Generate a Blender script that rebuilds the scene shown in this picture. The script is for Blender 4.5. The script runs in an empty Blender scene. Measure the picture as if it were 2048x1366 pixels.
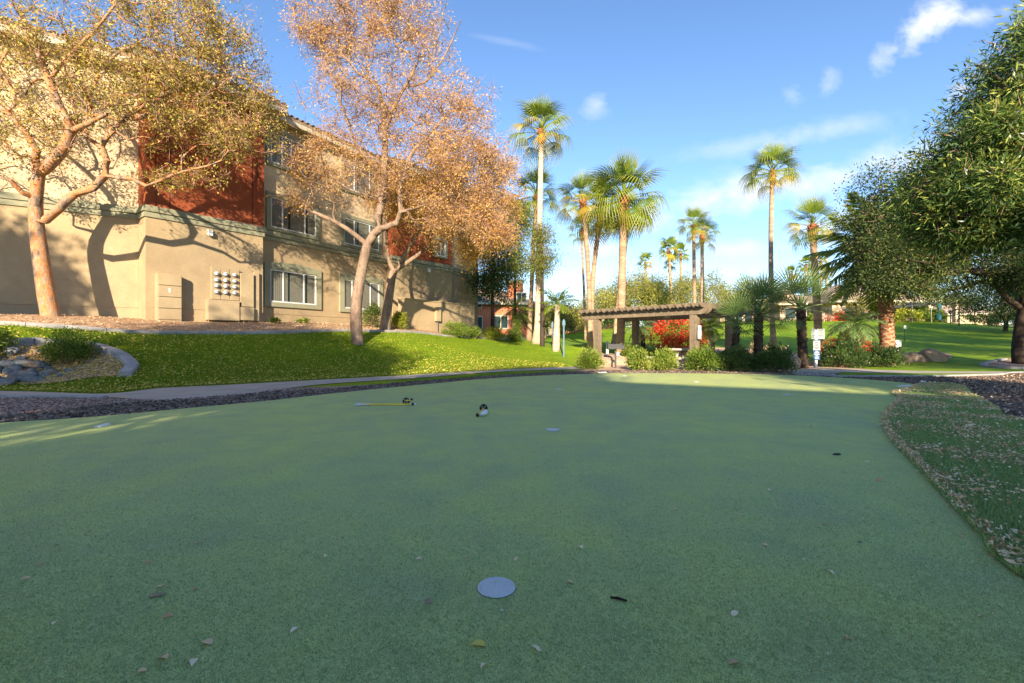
import bpy, bmesh, math, random
import numpy as np
from mathutils import Vector, Matrix
R = math.radians
rng = np.random.default_rng(7)
random.seed(7)
scene = bpy.context.scene
col = scene.collection

# ------------------------------------------------------------------ camera
CAMZ = 1.1
cd = bpy.data.cameras.new('camera'); cam = bpy.data.objects.new('camera', cd); col.objects.link(cam)
cam.location = (0, 0, CAMZ); cam.rotation_euler = (R(90), 0, 0)
cd.lens = 16.0; cd.sensor_width = 36.0; cd.clip_start = 0.05; cd.clip_end = 3000
scene.camera = cam

# ------------------------------------------------------------------ light
SUN_EL = 19.0; SUN_AZ = 2.0          # light travels towards +Y, slightly to +X
w = bpy.data.worlds.new('World'); scene.world = w; w.use_nodes = True
def build_world():
    nt = w.node_tree; N = nt.nodes; L = nt.links
    for n in list(N): N.remove(n)
    out = N.new('ShaderNodeOutputWorld'); bg = N.new('ShaderNodeBackground')
    sky = N.new('ShaderNodeTexSky'); sky.sky_type = 'NISHITA'; sky.sun_disc = False
    sky.sun_elevation = R(SUN_EL); sky.sun_rotation = R(180 + SUN_AZ)
    sky.dust_density = 0.15; sky.ozone_density = 2.6; sky.air_density = .85
    bg.inputs['Strength'].default_value = 0.15
    tc = N.new('ShaderNodeTexCoord'); sep = N.new('ShaderNodeSeparateXYZ')
    L.new(tc.outputs['Generated'], sep.inputs[0])
    def M(op, a, b=None, c=None):
        n = N.new('ShaderNodeMath'); n.operation = op
        for i, q in enumerate((a, b, c)):
            if q is None: continue
            if isinstance(q, (int, float)): n.inputs[i].default_value = q
            else: L.new(q, n.inputs[i])
        return n.outputs[0]
    ay = M('MAXIMUM', M('ABSOLUTE', sep.outputs['Y']), 0.05)
    u = M('DIVIDE', sep.outputs['X'], ay); v = M('DIVIDE', sep.outputs['Z'], ay)
    cmb = N.new('ShaderNodeCombineXYZ'); L.new(u, cmb.inputs[0]); L.new(v, cmb.inputs[1])
    def noise(scale, detail, rough, sx=1, sy=1, dist=0):
        mp = N.new('ShaderNodeMapping'); mp.inputs['Scale'].default_value = (sx, sy, 1)
        L.new(cmb.outputs[0], mp.inputs[0])
        n = N.new('ShaderNodeTexNoise'); n.inputs['Scale'].default_value = scale
        n.inputs['Detail'].default_value = detail; n.inputs['Roughness'].default_value = rough
        n.inputs['Distortion'].default_value = dist
        L.new(mp.outputs[0], n.inputs['Vector']); return n.outputs['Fac']
    n1 = noise(7, 7, .6, 1, 1.6, .4); n2 = noise(18, 6, .6, 1, 1.2, .3)
    nn = M('ADD', M('MULTIPLY', n1, .65), M('MULTIPLY', n2, .35))
    total = None
    # (u, v, half length, half width, tilt deg, density, noise weight)
    blobs = [(.915, .70, .14, .045, 40, 1.0, 3.2), (1.01, .715, .10, .026, 8, .6, 3.0), (.70, .575, .04, .03, 60, .38, 3.2), (.62, .55, .03, .03, 75, .3, 3.2),
             (.98, .545, .05, .022, 25, .45, 3.0),
             (.185, .52, .045, .035, 60, .42, 3.0), (.50, .325, .34, .055, 9, .85, 2.2), (.86, .40, .28, .05, 12, .6, 2.2), (.62, .45, .30, .03, 10, .35, 2.4), (.30, .26, .25, .03, 6, .35, 2.0),
             (.52, .205, .15, .025, 3, .6, 2.6), (.66, .245, .09, .025, 12, .65, 2.6), (.19, .205, .09, .025, 0, .65, 2.6), (.73, .28, .08, .05, 25, .45, 2.4),
             (.44, .075, .14, .045, 0, .6, 2.0), (1.08, .06, .16, .05, 0, .7, 1.6), (-.02, .66, .12, .012, -12, .12, 2.0), (.3, .13, .5, .07, 0, .3, 1.0), (1.5,.5,.4,.15,10,.6,2.2), (-1.6,.6,.5,.12,-10,.5,2.2)]
    for (cu, cv, a, b, t, d, nw) in blobs:
        du = M('SUBTRACT', u, cu); dv = M('SUBTRACT', v, cv); c, s = math.cos(R(t)), math.sin(R(t))
        p = M('DIVIDE', M('ADD', M('MULTIPLY', du, c), M('MULTIPLY', dv, s)), a)
        q = M('DIVIDE', M('SUBTRACT', M('MULTIPLY', dv, c), M('MULTIPLY', du, s)), b)
        r2 = M('ADD', M('MULTIPLY', p, p), M('MULTIPLY', q, q))
        g = M('EXPONENT', M('MULTIPLY', r2, -.8))
        m = M('MULTIPLY', M('MAXIMUM', M('ADD', M('SUBTRACT', g, .45), M('MULTIPLY', M('SUBTRACT', nn, .5), nw)), 0.0), M('MULTIPLY', g, d * 1.7))
        total = m if total is None else M('ADD', total, m)
    total = M('MINIMUM', total, .92)
    veil = M('MULTIPLY', M('MAXIMUM', M('SUBTRACT', .62, v), 0), .03)
    hsv = N.new('ShaderNodeHueSaturation'); hsv.inputs['Hue'].default_value = .502; hsv.inputs['Saturation'].default_value = 1.06; hsv.inputs['Value'].default_value = .82
    L.new(sky.outputs[0], hsv.inputs['Color'])
    mix = N.new('ShaderNodeMixRGB'); mix.inputs[2].default_value = (2.9, 3.05, 3.3, 1)
    L.new(M('MINIMUM', M('ADD', total, veil), .95), mix.inputs[0]); L.new(hsv.outputs[0], mix.inputs[1])
    L.new(mix.outputs[0], bg.inputs['Color']); L.new(bg.outputs[0], out.inputs[0])
build_world()
sl = bpy.data.lights.new('sun', 'SUN'); sl.energy = 4.9; sl.angle = R(0.6); sl.color = (1.0, .84, .62)
sun = bpy.data.objects.new('sun', sl); col.objects.link(sun)
sd = Vector((math.sin(R(SUN_AZ)) * math.cos(R(SUN_EL)), math.cos(R(SUN_AZ)) * math.cos(R(SUN_EL)), -math.sin(R(SUN_EL))))
sun.rotation_euler = sd.to_track_quat('-Z', 'Y').to_euler()
scene.view_settings.view_transform = 'Standard'; scene.view_settings.look = 'None'
scene.view_settings.exposure = 1.33; scene.view_settings.gamma = 1.0
scene.view_settings.use_curve_mapping = False
scene.cycles.max_bounces = 6; scene.cycles.diffuse_bounces = 3; scene.cycles.transparent_max_bounces = 8

# ------------------------------------------------------------------ picture point -> place
F = 910.0
def W(px, py, D): return np.array([(px - 1024) / F * D, D, CAMZ + (683 - py) / F * D])
def FL(px, py):                       # flat ground z=0
    D = CAMZ * F / (py - 683.0); return np.array([(px - 1024) / F * D, D])
def XY(px, D): return np.array([(px - 1024) / F * D, D])

# ------------------------------------------------------------------ helpers
def tag(o, label=None, cat=None, group=None, kind=None):
    if label: o['label'] = label
    if cat: o['category'] = cat
    if group: o['group'] = group
    if kind: o['kind'] = kind
    return o
def empty(name, loc, rz=0, **k):
    o = bpy.data.objects.new(name, None); col.objects.link(o); o.location = Vector([float(q) for q in loc]); o.rotation_euler.z = rz
    o.empty_display_size = .2
    return tag(o, **k)
def link(name, me, parent=None, loc=None):
    o = bpy.data.objects.new(name, me); col.objects.link(o)
    if parent is not None: o.parent = parent
    if loc is not None: o.location = Vector([float(q) for q in loc])
    return o
class MB:
    def __init__(s): s.v = []; s.f = []; s.m = []
    def add(s, vs, fs, mi=0):
        b = len(s.v); s.v += [tuple(float(c) for c in p) for p in vs]
        s.f += [tuple(b + i for i in f) for f in fs]; s.m += [mi] * len(fs); return s
    def fbox(s, O, d, n, a0, a1, o0, o1, z0, z1, mi=0):
        O = np.array(O[:2]); d = np.array(d); n = np.array(n)
        vs = []
        for z in (z0, z1):
            for a, o in ((a0, o0), (a1, o0), (a1, o1), (a0, o1)):
                p = O + d * a + n * o; vs.append((p[0], p[1], z))
        return s.add(vs, [(0, 3, 2, 1), (4, 5, 6, 7), (0, 1, 5, 4), (1, 2, 6, 5), (2, 3, 7, 6), (3, 0, 4, 7)], mi)
    def box(s, cx, cy, cz, sx, sy, sz, rz=0, mi=0):
        c, q = math.cos(rz), math.sin(rz)
        return s.fbox((cx, cy), (c, q), (-q, c), -sx/2, sx/2, -sy/2, sy/2, cz - sz/2, cz + sz/2, mi)
    def tube(s, pts, rad, n=8, cap=True, mi=0, jit=0):
        pts = [Vector([float(c) for c in p]) for p in pts]; k = len(pts)
        if not hasattr(rad, '__len__'): rad = [rad] * k
        vs = []; u = None
        for i, p in enumerate(pts):
            t = (pts[min(i+1, k-1)] - pts[max(i-1, 0)]).normalized()
            if u is None: u = t.orthogonal().normalized()
            else:
                u = (u - t * u.dot(t)).normalized()
            w_ = t.cross(u)
            for j in range(n):
                a = 2 * math.pi * j / n; r = rad[i] * (1 + (random.uniform(-jit, jit) if jit else 0))
                vs.append(p + (u * math.cos(a) + w_ * math.sin(a)) * r)
        fs = []
        for i in range(k - 1):
            for j in range(n):
                j2 = (j + 1) % n; fs.append((i*n+j, i*n+j2, (i+1)*n+j2, (i+1)*n+j))
        if cap: fs.append(tuple(range(n))[::-1]); fs.append(tuple((k-1)*n + j for j in range(n)))
        return s.add(vs, fs, mi)
    def lathe(s, prof, c=(0, 0, 0), n=16, mi=0):
        vs = []; k = len(prof)
        for (r, z) in prof:
            for j in range(n):
                a = 2*math.pi*j/n; vs.append((c[0] + r*math.cos(a), c[1] + r*math.sin(a), c[2] + z))
        fs = [(i*n+j, i*n+(j+1) % n, (i+1)*n+(j+1) % n, (i+1)*n+j) for i in range(k-1) for j in range(n)]
        fs.append(tuple(range(n))[::-1]); fs.append(tuple((k-1)*n + j for j in range(n)))
        return s.add(vs, fs, mi)
    def mesh(s, name, mats, smooth=False):
        me = bpy.data.meshes.new(name); me.from_pydata(s.v, [], s.f)
        for m in (mats if isinstance(mats, (list, tuple)) else [mats]): me.materials.append(m)
        if any(s.m): me.polygons.foreach_set('material_index', s.m)
        if smooth: me.polygons.foreach_set('use_smooth', [True] * len(s.f))
        me.update(); return me
    def build(s, name, mats, parent=None, loc=None, smooth=False, bevel=0):
        o = link(name, s.mesh(name, mats, smooth), parent, loc)
        if bevel:
            b = o.modifiers.new('bevel', 'BEVEL'); b.width = bevel; b.segments = 2; b.limit_method = 'ANGLE'
        return o

# ------------------------------------------------------------------ materials
def rgb(h):
    if isinstance(h, str):
        h = h.lstrip('#'); c = [int(h[i:i+2], 16) / 255 for i in (0, 2, 4)]
        return tuple(q / 12.92 if q < .04 else ((q + .055) / 1.055) ** 2.4 for q in c) + (1,)
    return tuple(h) + (1,)
def newmat(name):
    m = bpy.data.materials.new(name); m.use_nodes = True; nt = m.node_tree
    b = nt.nodes['Principled BSDF']; return m, nt, nt.nodes, nt.links, b
def noise_node(N, L, vec, scale, detail=4, rough=.55):
    n = N.new('ShaderNodeTexNoise'); n.inputs['Scale'].default_value = scale; n.inputs['Detail'].default_value = detail
    n.inputs['Roughness'].default_value = rough; L.new(vec, n.inputs['Vector']); return n.outputs['Fac']
def ramp(N, L, fac, stops, interp='LINEAR'):
    r = N.new('ShaderNodeValToRGB'); r.color_ramp.interpolation = interp; e = r.color_ramp.elements
    while len(e) < len(stops): e.new(.5)
    for i, (p, c) in enumerate(stops): e[i].position = p; e[i].color = rgb(c)
    L.new(fac, r.inputs[0]); return r.outputs[0]
def pm(name, layers, rough=.8, bump=None, spec=.3, coord='Object', metal=0, stretch=None, alpha=None, bumpd=.02):
    """layers: list of (scale, [(pos,color)...], mode, fac)"""
    m, nt, N, L, b = newmat(name)
    tc = N.new('ShaderNodeTexCoord'); vec = tc.outputs['Object']
    if coord == 'World':
        g = N.new('ShaderNodeNewGeometry'); vec = g.outputs['Position']
    if stretch:
        mp = N.new('ShaderNodeMapping'); mp.inputs['Scale'].default_value = stretch; L.new(vec, mp.inputs[0]); vec = mp.outputs[0]
    c = None
    for ly in layers:
        sc, st = ly[0], ly[1]; kind = ly[4] if len(ly) > 4 else 'noise'
        if kind == 'noise': f = noise_node(N, L, vec, sc)
        elif kind == 'voronoi':
            vn = N.new('ShaderNodeTexVoronoi'); vn.inputs['Scale'].default_value = sc; L.new(vec, vn.inputs['Vector'])
            sp = N.new('ShaderNodeSeparateColor'); L.new(vn.outputs['Color'], sp.inputs[0]); f = sp.outputs[0]
        rc = ramp(N, L, f, st)
        if c is None: c = rc
        else:
            mx = N.new('ShaderNodeMixRGB'); mx.blend_type = ly[2]; mx.inputs[0].default_value = ly[3]
            L.new(c, mx.inputs[1]); L.new(rc, mx.inputs[2]); c = mx.outputs[0]
    L.new(c, b.inputs['Base Color']); b.inputs['Roughness'].default_value = rough
    b.inputs['Specular IOR Level'].default_value = spec; b.inputs['Metallic'].default_value = metal
    if bump:
        acc = None
        for (sc, st) in bump:
            f = noise_node(N, L, vec, sc, 3)
            bn = N.new('ShaderNodeBump'); bn.inputs['Strength'].default_value = st; bn.inputs['Distance'].default_value = bumpd
            L.new(f, bn.inputs['Height'])
            if acc is not None: L.new(acc, bn.inputs['Normal'])
            acc = bn.outputs[0]
        L.new(acc, b.inputs['Normal'])
    return m
def flat(name, c, rough=.6, spec=.4, metal=0, var=.12, scale=6, bump=None):
    c = rgb(c); lo = tuple(q * (1 - var) for q in c[:3]); hi = tuple(min(1, q * (1 + var)) for q in c[:3])
    return pm(name, [(scale, [(.3, lo), (.7, hi)])], rough, bump, spec, metal=metal)
def leafmat(name, stops, transl=.35, rough=.55, spec=.3, attr='tone'):
    m, nt, N, L, b = newmat(name)
    a = N.new('ShaderNodeAttribute'); a.attribute_name = attr
    c = ramp(N, L, a.outputs['Fac'], stops)
    L.new(c, b.inputs['Base Color']); b.inputs['Roughness'].default_value = rough; b.inputs['Specular IOR Level'].default_value = spec
    tr = N.new('ShaderNodeBsdfTranslucent'); L.new(c, tr.inputs['Color'])
    mx = N.new('ShaderNodeMixShader'); mx.inputs[0].default_value = transl
    L.new(b.outputs[0], mx.inputs[1]); L.new(tr.outputs[0], mx.inputs[2])
    L.new(mx.outputs[0], N['Material Output'].inputs[0]); return m

def turf(name, base, patch, fine, bumpst=.4, bs=180, rough=.9):
    return pm(name, [(.55, base), (2.3, patch, 'OVERLAY', .6), (230, fine, 'OVERLAY', .75), (60, [(.3, (.38,)*3), (.7, (.62,)*3)], 'OVERLAY', .5)],
              rough, [(bs, bumpst), (45, bumpst * .5)], .15, 'World', bumpd=.006)
M = {}
M['green'] = turf('putting_turf', [(.33, (.430, .480, .215)), (.67, (.510, .555, .190))], [(.35, (.44, .44, .50)), (.65, (.56, .58, .44))],
                  [(.32, (.16, .17, .2)), (.68, (.84, .86, .86))], .5)
M['fringe'] = turf('long_turf', [(.35, (.20, .36, .15)), (.65, (.32, .44, .13))], [(.35, (.4,)*3), (.65, (.6,)*3)], [(.3, (.2,)*3), (.7, (.8,)*3)], .7, 120)
M['lawn'] = turf('lawn_grass', [(.35, (.125, .235, .008)), (.65, (.230, .315, .012))], [(.35, (.38, .42, .36)), (.65, (.62, .58, .5))], [(.3, (.25,)*3), (.7, (.75,)*3)], .7, 60)
M['blade_lawn'] = leafmat('lawn_blade', [(0, (.075, .17, .008)), (.6, (.18, .275, .012)), (1, (.36, .36, .03))], .4)
M['blade_fringe'] = leafmat('turf_blade', [(0, (.14, .29, .10)), (.6, (.30, .44, .14)), (1, (.48, .54, .20))], .2)
M['blade_green'] = leafmat('turf_fibre', [(0, (.22, .31, .14)), (.5, (.40, .475, .20)), (1, (.58, .63, .30))], .25)
M['pinkgravel'] = pm('pink_gravel', [(26, [(.1, (.20, .12, .085)), (.5, (.42, .26, .18)), (.9, (.60, .42, .32))], 'MIX', 1, 'voronoi'), (.9, [(.3, (.42,)*3), (.7, (.58,)*3)], 'OVERLAY', .6)],
                     .95, [(40, .8), (14, .4)], .1, 'World', bumpd=.03)
M['tangravel'] = pm('tan_gravel', [(24, [(.1, (.22, .13, .07)), (.5, (.44, .27, .15)), (.9, (.60, .42, .27))], 'MIX', 1, 'voronoi'), (.9, [(.3, (.40,)*3), (.7, (.6,)*3)], 'OVERLAY', .6)],
                    .95, [(40, .8), (14, .4)], .1, 'World', bumpd=.03)
M['darkgravel'] = pm('dark_gravel', [(22, [(.1, (.05, .036, .03)), (.5, (.16, .115, .095)), (.9, (.32, .25, .21))], 'MIX', 1, 'voronoi'), (1.4, [(.3, (.38,)*3), (.7, (.62,)*3)], 'OVERLAY', .6)],
                     .95, [(35, .9), (12, .5)], .1, 'World', bumpd=.03)
M['pebble'] = leafmat('pebble', [(0, (.06, .042, .032)), (.5, (.19, .135, .105)), (1, (.36, .28, .22))], 0, .9, .1)
M['pebblepink'] = leafmat('pebble_pink', [(0, (.14, .08, .06)), (.5, (.34, .21, .16)), (1, (.55, .40, .32))], 0, .9, .1)
M['concrete'] = pm('concrete', [(2, [(.3, (.38, .33, .27)), (.7, (.50, .44, .37))]), (60, [(.3, (.4,)*3), (.7, (.6,)*3)], 'OVERLAY', .5)], .9, [(50, .3)], .2, 'World')
M['kerb'] = pm('kerb_concrete', [(3, [(.3, (.26, .25, .25)), (.7, (.40, .38, .36))]), (70, [(.3, (.38,)*3), (.7, (.62,)*3)], 'OVERLAY', .6)], .9, [(60, .4)], .2, 'World')
M['patio'] = pm('patio_concrete', [(1.5, [(.3, (.50, .33, .22)), (.7, (.62, .42, .29))]), (50, [(.3, (.4,)*3), (.7, (.6,)*3)], 'OVERLAY', .5)], .9, [(50, .3)], .2, 'World')
def stucco(name, a, b_): return pm(name, [(.8, [(.3, a), (.7, b_)]), (.33, [(.35, (.42, .43, .46)), (.65, (.56, .555, .54))], 'OVERLAY', .8), (2.6, [(.35, (.46,)*3), (.7, (.53,)*3)], 'OVERLAY', .7), (14, [(.3, (.45,)*3), (.7, (.55,)*3)], 'OVERLAY', .6)], .92, [(70, .35), (9, .25)], .15, 'World', bumpd=.015)
M['stucco_tan'] = stucco('tan_stucco', (.350, .262, .155), (.400, .305, .185))
M['stucco_cream'] = stucco('cream_stucco', (.54, .42, .26), (.60, .475, .305))
M['stucco_red'] = stucco('rust_red_stucco', (.265, .068, .030), (.325, .088, .040))
M['stucco_pink'] = stucco('terracotta_stucco', (.50, .16, .085), (.56, .19, .10))
M['stucco_box'] = stucco('tan_painted_metal', (.36, .275, .165), (.40, .31, .19))
M['trim'] = stucco('sage_trim', (.25, .25, .17), (.30, .29, .20))
M['groove'] = flat('groove_shadow_gap', (.10, .03, .02), .9)
M['eave'] = flat('eave_wood', (.50, .45, .34), .8)
M['rooftile'] = flat('clay_roof_tile', (.28, .20, .14), .85, var=.3, scale=3, bump=[(20, .4)])
M['rooftan'] = flat('tan_roof', (.42, .30, .22), .85, var=.2, scale=2, bump=[(20, .4)])
M['white'] = flat('white_vinyl', (.72, .73, .72), .45, var=.05)
M['signgrey'] = flat('sign_pale_grey', (.33, .37, .36), .6, var=.1, scale=12)
M['signwhite'] = flat('sign_white', (.55, .59, .61), .5, var=.05)
M['signblue'] = flat('sign_blue', (.018, .07, .16), .5)
M['signpurple'] = flat('sign_grey_blue', (.15, .17, .28), .5)
M['ink'] = flat('sign_ink', (.06, .07, .08), .6)
M['slat'] = flat('blind_slat', (.50, .46, .37), .7, var=.1)
M['darkmetal'] = flat('dark_metal', (.035, .037, .04), .5, metal=.3)
M['black'] = flat('black_plastic', (.015, .016, .02), .4)
M['greymetal'] = flat('grey_metal', (.20, .21, .22), .5, metal=.5)
M['yellow'] = flat('yellow_pole', (.85, .60, .06), .4)
M['teal'] = flat('teal_metal', (.01, .09, .11), .5)
M['bluepost'] = flat('blue_post', (.14, .22, .30), .6)
M['wood'] = pm('weathered_wood', [(3, [(.3, (.15, .115, .078)), (.7, (.25, .195, .135))]), (24, [(.3, (.36,)*3), (.7, (.64,)*3)], 'OVERLAY', .7)], .85, [(30, .5)], .2, 'World', stretch=(1, 1, .25))
M['rock'] = pm('boulder_rock', [(1.6, [(.3, (.24, .17, .12)), (.7, (.42, .31, .22))]), (12, [(.3, (.3,)*3), (.7, (.7,)*3)], 'OVERLAY', .7)], .9, [(6, .6), (25, .5)], .2, 'World', bumpd=.06)
M['riverrock'] = pm('river_rock', [(3.5, [(.25, (.075, .092, .11)), (.5, (.16, .17, .175)), (.72, (.24, .17, .125))]), (14, [(.3, (.35,)*3), (.7, (.65,)*3)], 'OVERLAY', .7)], .8, [(8, .5), (30, .4)], .25, 'World', bumpd=.04)
M['stonewall'] = pm('stone_cladding', [(3, [(.1, (.30, .20, .12)), (.5, (.50, .38, .25)), (.9, (.65, .54, .40))], 'MIX', 1, 'voronoi')], .9, [(8, .6)], .2, 'World', bumpd=.05)
M['barkorange'] = pm('orange_grey_bark', [(5.0, [(.34, (.15, .105, .085)), (.44, (.36, .24, .16)), (.54, (.50, .20, .07)), (.64, (.34, .25, .18))]), (30, [(.3, (.32,)*3), (.7, (.68,)*3)], 'OVERLAY', .7)], .9, [(12, .6), (50, .5)], .15, 'World', stretch=(1, 1, .35), bumpd=.03)
M['barkgrey'] = pm('grey_brown_bark', [(3.5, [(.3, (.15, .10, .075)), (.7, (.34, .24, .17))]), (30, [(.3, (.3,)*3), (.7, (.7,)*3)], 'OVERLAY', .8)], .9, [(12, .7), (50, .5)], .15, 'World', stretch=(1, 1, .35), bumpd=.03)
M['barkdark'] = pm('dark_bark', [(4, [(.3, (.03, .022, .018)), (.7, (.085, .062, .048))])], .9, [(15, .8)], .15, 'World', stretch=(1, 1, .4), bumpd=.03)
M['twig'] = flat('twig_wood', (.36, .21, .14), .9)
M['palmbark'] = pm('palm_trunk_bark', [(2.2, [(.3, (.26, .165, .10)), (.7, (.50, .34, .22))]), (16, [(.3, (.34,)*3), (.7, (.66,)*3)], 'OVERLAY', .8)], .9, [(14, .6)], .15, 'World', stretch=(.5, .5, 2.2), bumpd=.03)
M['palmpale'] = pm('pale_palm_trunk_bark', [(2.2, [(.3, (.42, .31, .22)), (.7, (.62, .50, .38))]), (16, [(.3, (.38,)*3), (.7, (.62,)*3)], 'OVERLAY', .8)], .9, [(14, .6)], .15, 'World', stretch=(.5, .5, 2.2), bumpd=.03)
M['boot'] = flat('red_brown_palm_boot', (.30, .11, .045), .9, var=.4, scale=9, bump=[(20, .6)])
M['bootdark'] = flat('dark_palm_boot', (.10, .062, .04), .9, var=.5, scale=9, bump=[(20, .6)])
M['frond'] = leafmat('palm_frond', [(0, (.05, .10, .012)), (.5, (.15, .22, .02)), (1, (.40, .40, .06))], .3)
M['frondyellow'] = leafmat('old_palm_frond', [(0, (.26, .22, .02)), (.5, (.48, .38, .03)), (1, (.62, .48, .09))], .35)
M['frondblue'] = leafmat('blue_green_frond', [(0, (.045, .09, .03)), (.5, (.125, .205, .06)), (1, (.29, .36, .13))], .25)
def lm(name, a, b_, c, t=.35): M[name] = leafmat(name, [(0, a), (.5, b_), (1, c)], t)
lm('leaf_gold', (.17, .17, .03), (.50, .38, .07), (.76, .60, .17), .4)
lm('leaf_orange', (.40, .20, .06), (.68, .38, .12), (.84, .59, .22), .42)
lm('leaf_amber', (.22, .19, .03), (.52, .31, .05), (.68, .46, .12), .4)
lm('leaf_oak', (.020, .042, .016), (.055, .092, .026), (.22, .26, .06))
lm('leaf_oleander', (.025, .065, .02), (.09, .165, .035), (.42, .46, .09))
lm('leaf_euc', (.03, .06, .015), (.09, .14, .025), (.24, .26, .04))
lm('leaf_verde', (.13, .15, .03), (.32, .32, .06), (.50, .47, .11))
lm('leaf_bush', (.05, .10, .015), (.17, .26, .03), (.38, .42, .08))
lm('leaf_bushdark', (.025, .055, .016), (.075, .14, .032), (.18, .25, .07))
lm('leaf_bushyellow', (.14, .18, .015), (.30, .34, .03), (.50, .48, .06))
lm('petal_red', (.55, .012, .02), (.85, .035, .03), (.92, .16, .06), .4)
lm('petal_pink', (.55, .30, .24), (.75, .45, .36), (.85, .62, .5), .3)
lm('petal_white', (.7, .7, .62), (.8, .8, .75), (.85, .85, .8), .3)
lm('litter', (.42, .20, .09), (.76, .52, .30), (.90, .76, .54), .1)
lm('litteryellow', (.38, .28, .05), (.66, .52, .09), (.80, .66, .2), .2)
def glassmat():
    m, nt, N, L, b = newmat('window_glass'); b.inputs['Base Color'].default_value = (.03, .05, .05, 1)
    b.inputs['Roughness'].default_value = .04; b.inputs['Specular IOR Level'].default_value = .9
    tr = N.new('ShaderNodeBsdfTransparent'); mx = N.new('ShaderNodeMixShader'); mx.inputs[0].default_value = .28
    L.new(tr.outputs[0], mx.inputs[1]); L.new(b.outputs[0], mx.inputs[2]); L.new(mx.outputs[0], N['Material Output'].inputs[0]); return m
M['glass'] = glassmat()
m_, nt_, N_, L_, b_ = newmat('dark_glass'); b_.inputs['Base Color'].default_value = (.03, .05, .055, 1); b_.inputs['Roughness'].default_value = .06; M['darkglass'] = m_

# ------------------------------------------------------------------ terrain (thin-plate spline through surveyed points)
def zc(px, py, D): p = W(px, py, D); return (p[0], p[1], p[2])
ctrl = []
for q in [(14, 652, 12.3), (281, 666.5, 14), (550, 668, 16.8), (700, 661, 20), (805, 664, 22.5), (900, 673.6, 26), (1000, 681, 31), (1054, 678, 38), (1072, 688, 30),
          (0, 628, 14.6), (277, 638, 16.3), (400, 643, 18), (550, 645, 20), (700, 649, 23.3), (805, 652, 26), (905, 662, 30), (-300, 640, 12.0), (-300, 615, 13.2),
          (400, 722, 13.2), (640, 715, 16), (820, 705, 19.5), (900, 706, 21), (1000, 712, 23), (100, 735, 11.6), (0, 690, 11.6), (230, 700, 12.4), (-300, 690, 11),
          (1130, 677, 45), (1250, 657, 50), (1311, 652, 55), (1450, 648, 56), (1550, 643, 58), (1700, 641, 58), (1850, 642, 58), (1950, 649, 55), (2048, 655, 50), (2300, 660, 50),
          (1200, 700, 27), (1350, 700, 28), (1500, 697, 30), (1700, 699, 29), (1700, 670, 42), (1900, 670, 42), (1900, 699, 29), (2048, 700, 27), (1500, 670, 43), (1350, 672, 42), (1200, 685, 35), (1120, 706, 26)]:
    ctrl.append(zc(*q))
for x, y, z in [(-20, 20, 2), (-14, 26, 2), (-8, 34, 2), (-3, 42, 1.9), (-25, 40, 2), (-40, 60, 2), (0, 60, 1.4), (10, 80, 2.6), (40, 80, 4.0), (80, 80, 4.0), (-30, 100, 2), (30, 110, 3.6), (100, 110, 4), (75, 40, 3.4), (60, 20, 1.5), (100, 60, 4), (-40, 20, 2), (0, 100, 1.8)]:
    ctrl.append((x, y, z))
flatpts = [(0, 781), (211, 787), (316, 776), (550, 764), (700, 756), (900, 744), (1060, 736.5), (1146, 733)]
fl = [FL(*p) for p in flatpts]
for p in fl: ctrl.append((p[0], p[1], 0))
for x, y in [(4.2, 23.5), (6, 26.5), (10.5, 22.5), (13.5, 20.5), (16, 20), (20, 19.5), (24, 19.5), (30, 17), (-12, 6), (-8, 2), (-8, 8), (-4, 13), (0, 16), (3, 12), (8, 14), (12, 16), (8, 5), (16, 10), (22, 10), (0, 5), (-10, -5), (0, -8), (10, -5), (20, 0), (-14, 8.2), (-20, 9), (-25, -10), (0, -20), (25, -15), (40, 0)]:
    ctrl.append((x, y, 0))
C = np.array(ctrl)
def _phi(r2): return np.where(r2 > 1e-9, r2 * np.log(np.maximum(r2, 1e-9)), 0)
n_ = len(C); A = np.zeros((n_+3, n_+3)); d2 = ((C[:, None, :2] - C[None, :, :2])**2).sum(-1); A[:n_, :n_] = _phi(d2) + np.eye(n_) * .12
A[:n_, n_] = 1; A[:n_, n_+1:] = C[:, :2]; A[n_, :n_] = 1; A[n_+1:, :n_] = C[:, :2].T
sol = np.linalg.solve(A, np.concatenate([C[:, 2], [0, 0, 0]]))
# level area: inside this outline the ground is flat
level = [(-40, 8.6), (-14, 9.3)] + [tuple(p) for p in fl] + [(3.6, 21.5), (4.6, 24.0), (7, 27), (11, 23.3), (14, 21.2), (18, 20.6), (24, 20.2), (32, 18), (44, 8), (50, -30), (-40, -30)]
LV = np.array(level)
def inpoly(x, y, P):
    P = np.asarray(P, float); ins = np.zeros(x.shape, bool); j = len(P) - 1
    for i in range(len(P)):
        xi, yi = P[i]; xj, yj = P[j]
        with np.errstate(divide='ignore', invalid='ignore'):
            c = ((yi > y) != (yj > y)) & (x < (xj - xi) * (y - yi) / (yj - yi + 1e-12) + xi)
        ins ^= c; j = i
    return ins
def dist_poly(x, y, P):
    d = np.full(x.shape, 1e9)
    for i in range(len(P)):
        a = np.array(P[i]); b = np.array(P[(i+1) % len(P)]); ab = b - a; L2 = (ab**2).sum()
        t = np.clip(((x - a[0])*ab[0] + (y - a[1])*ab[1]) / L2, 0, 1)
        d = np.minimum(d, np.hypot(x - a[0] - t*ab[0], y - a[1] - t*ab[1]))
    return d
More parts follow.
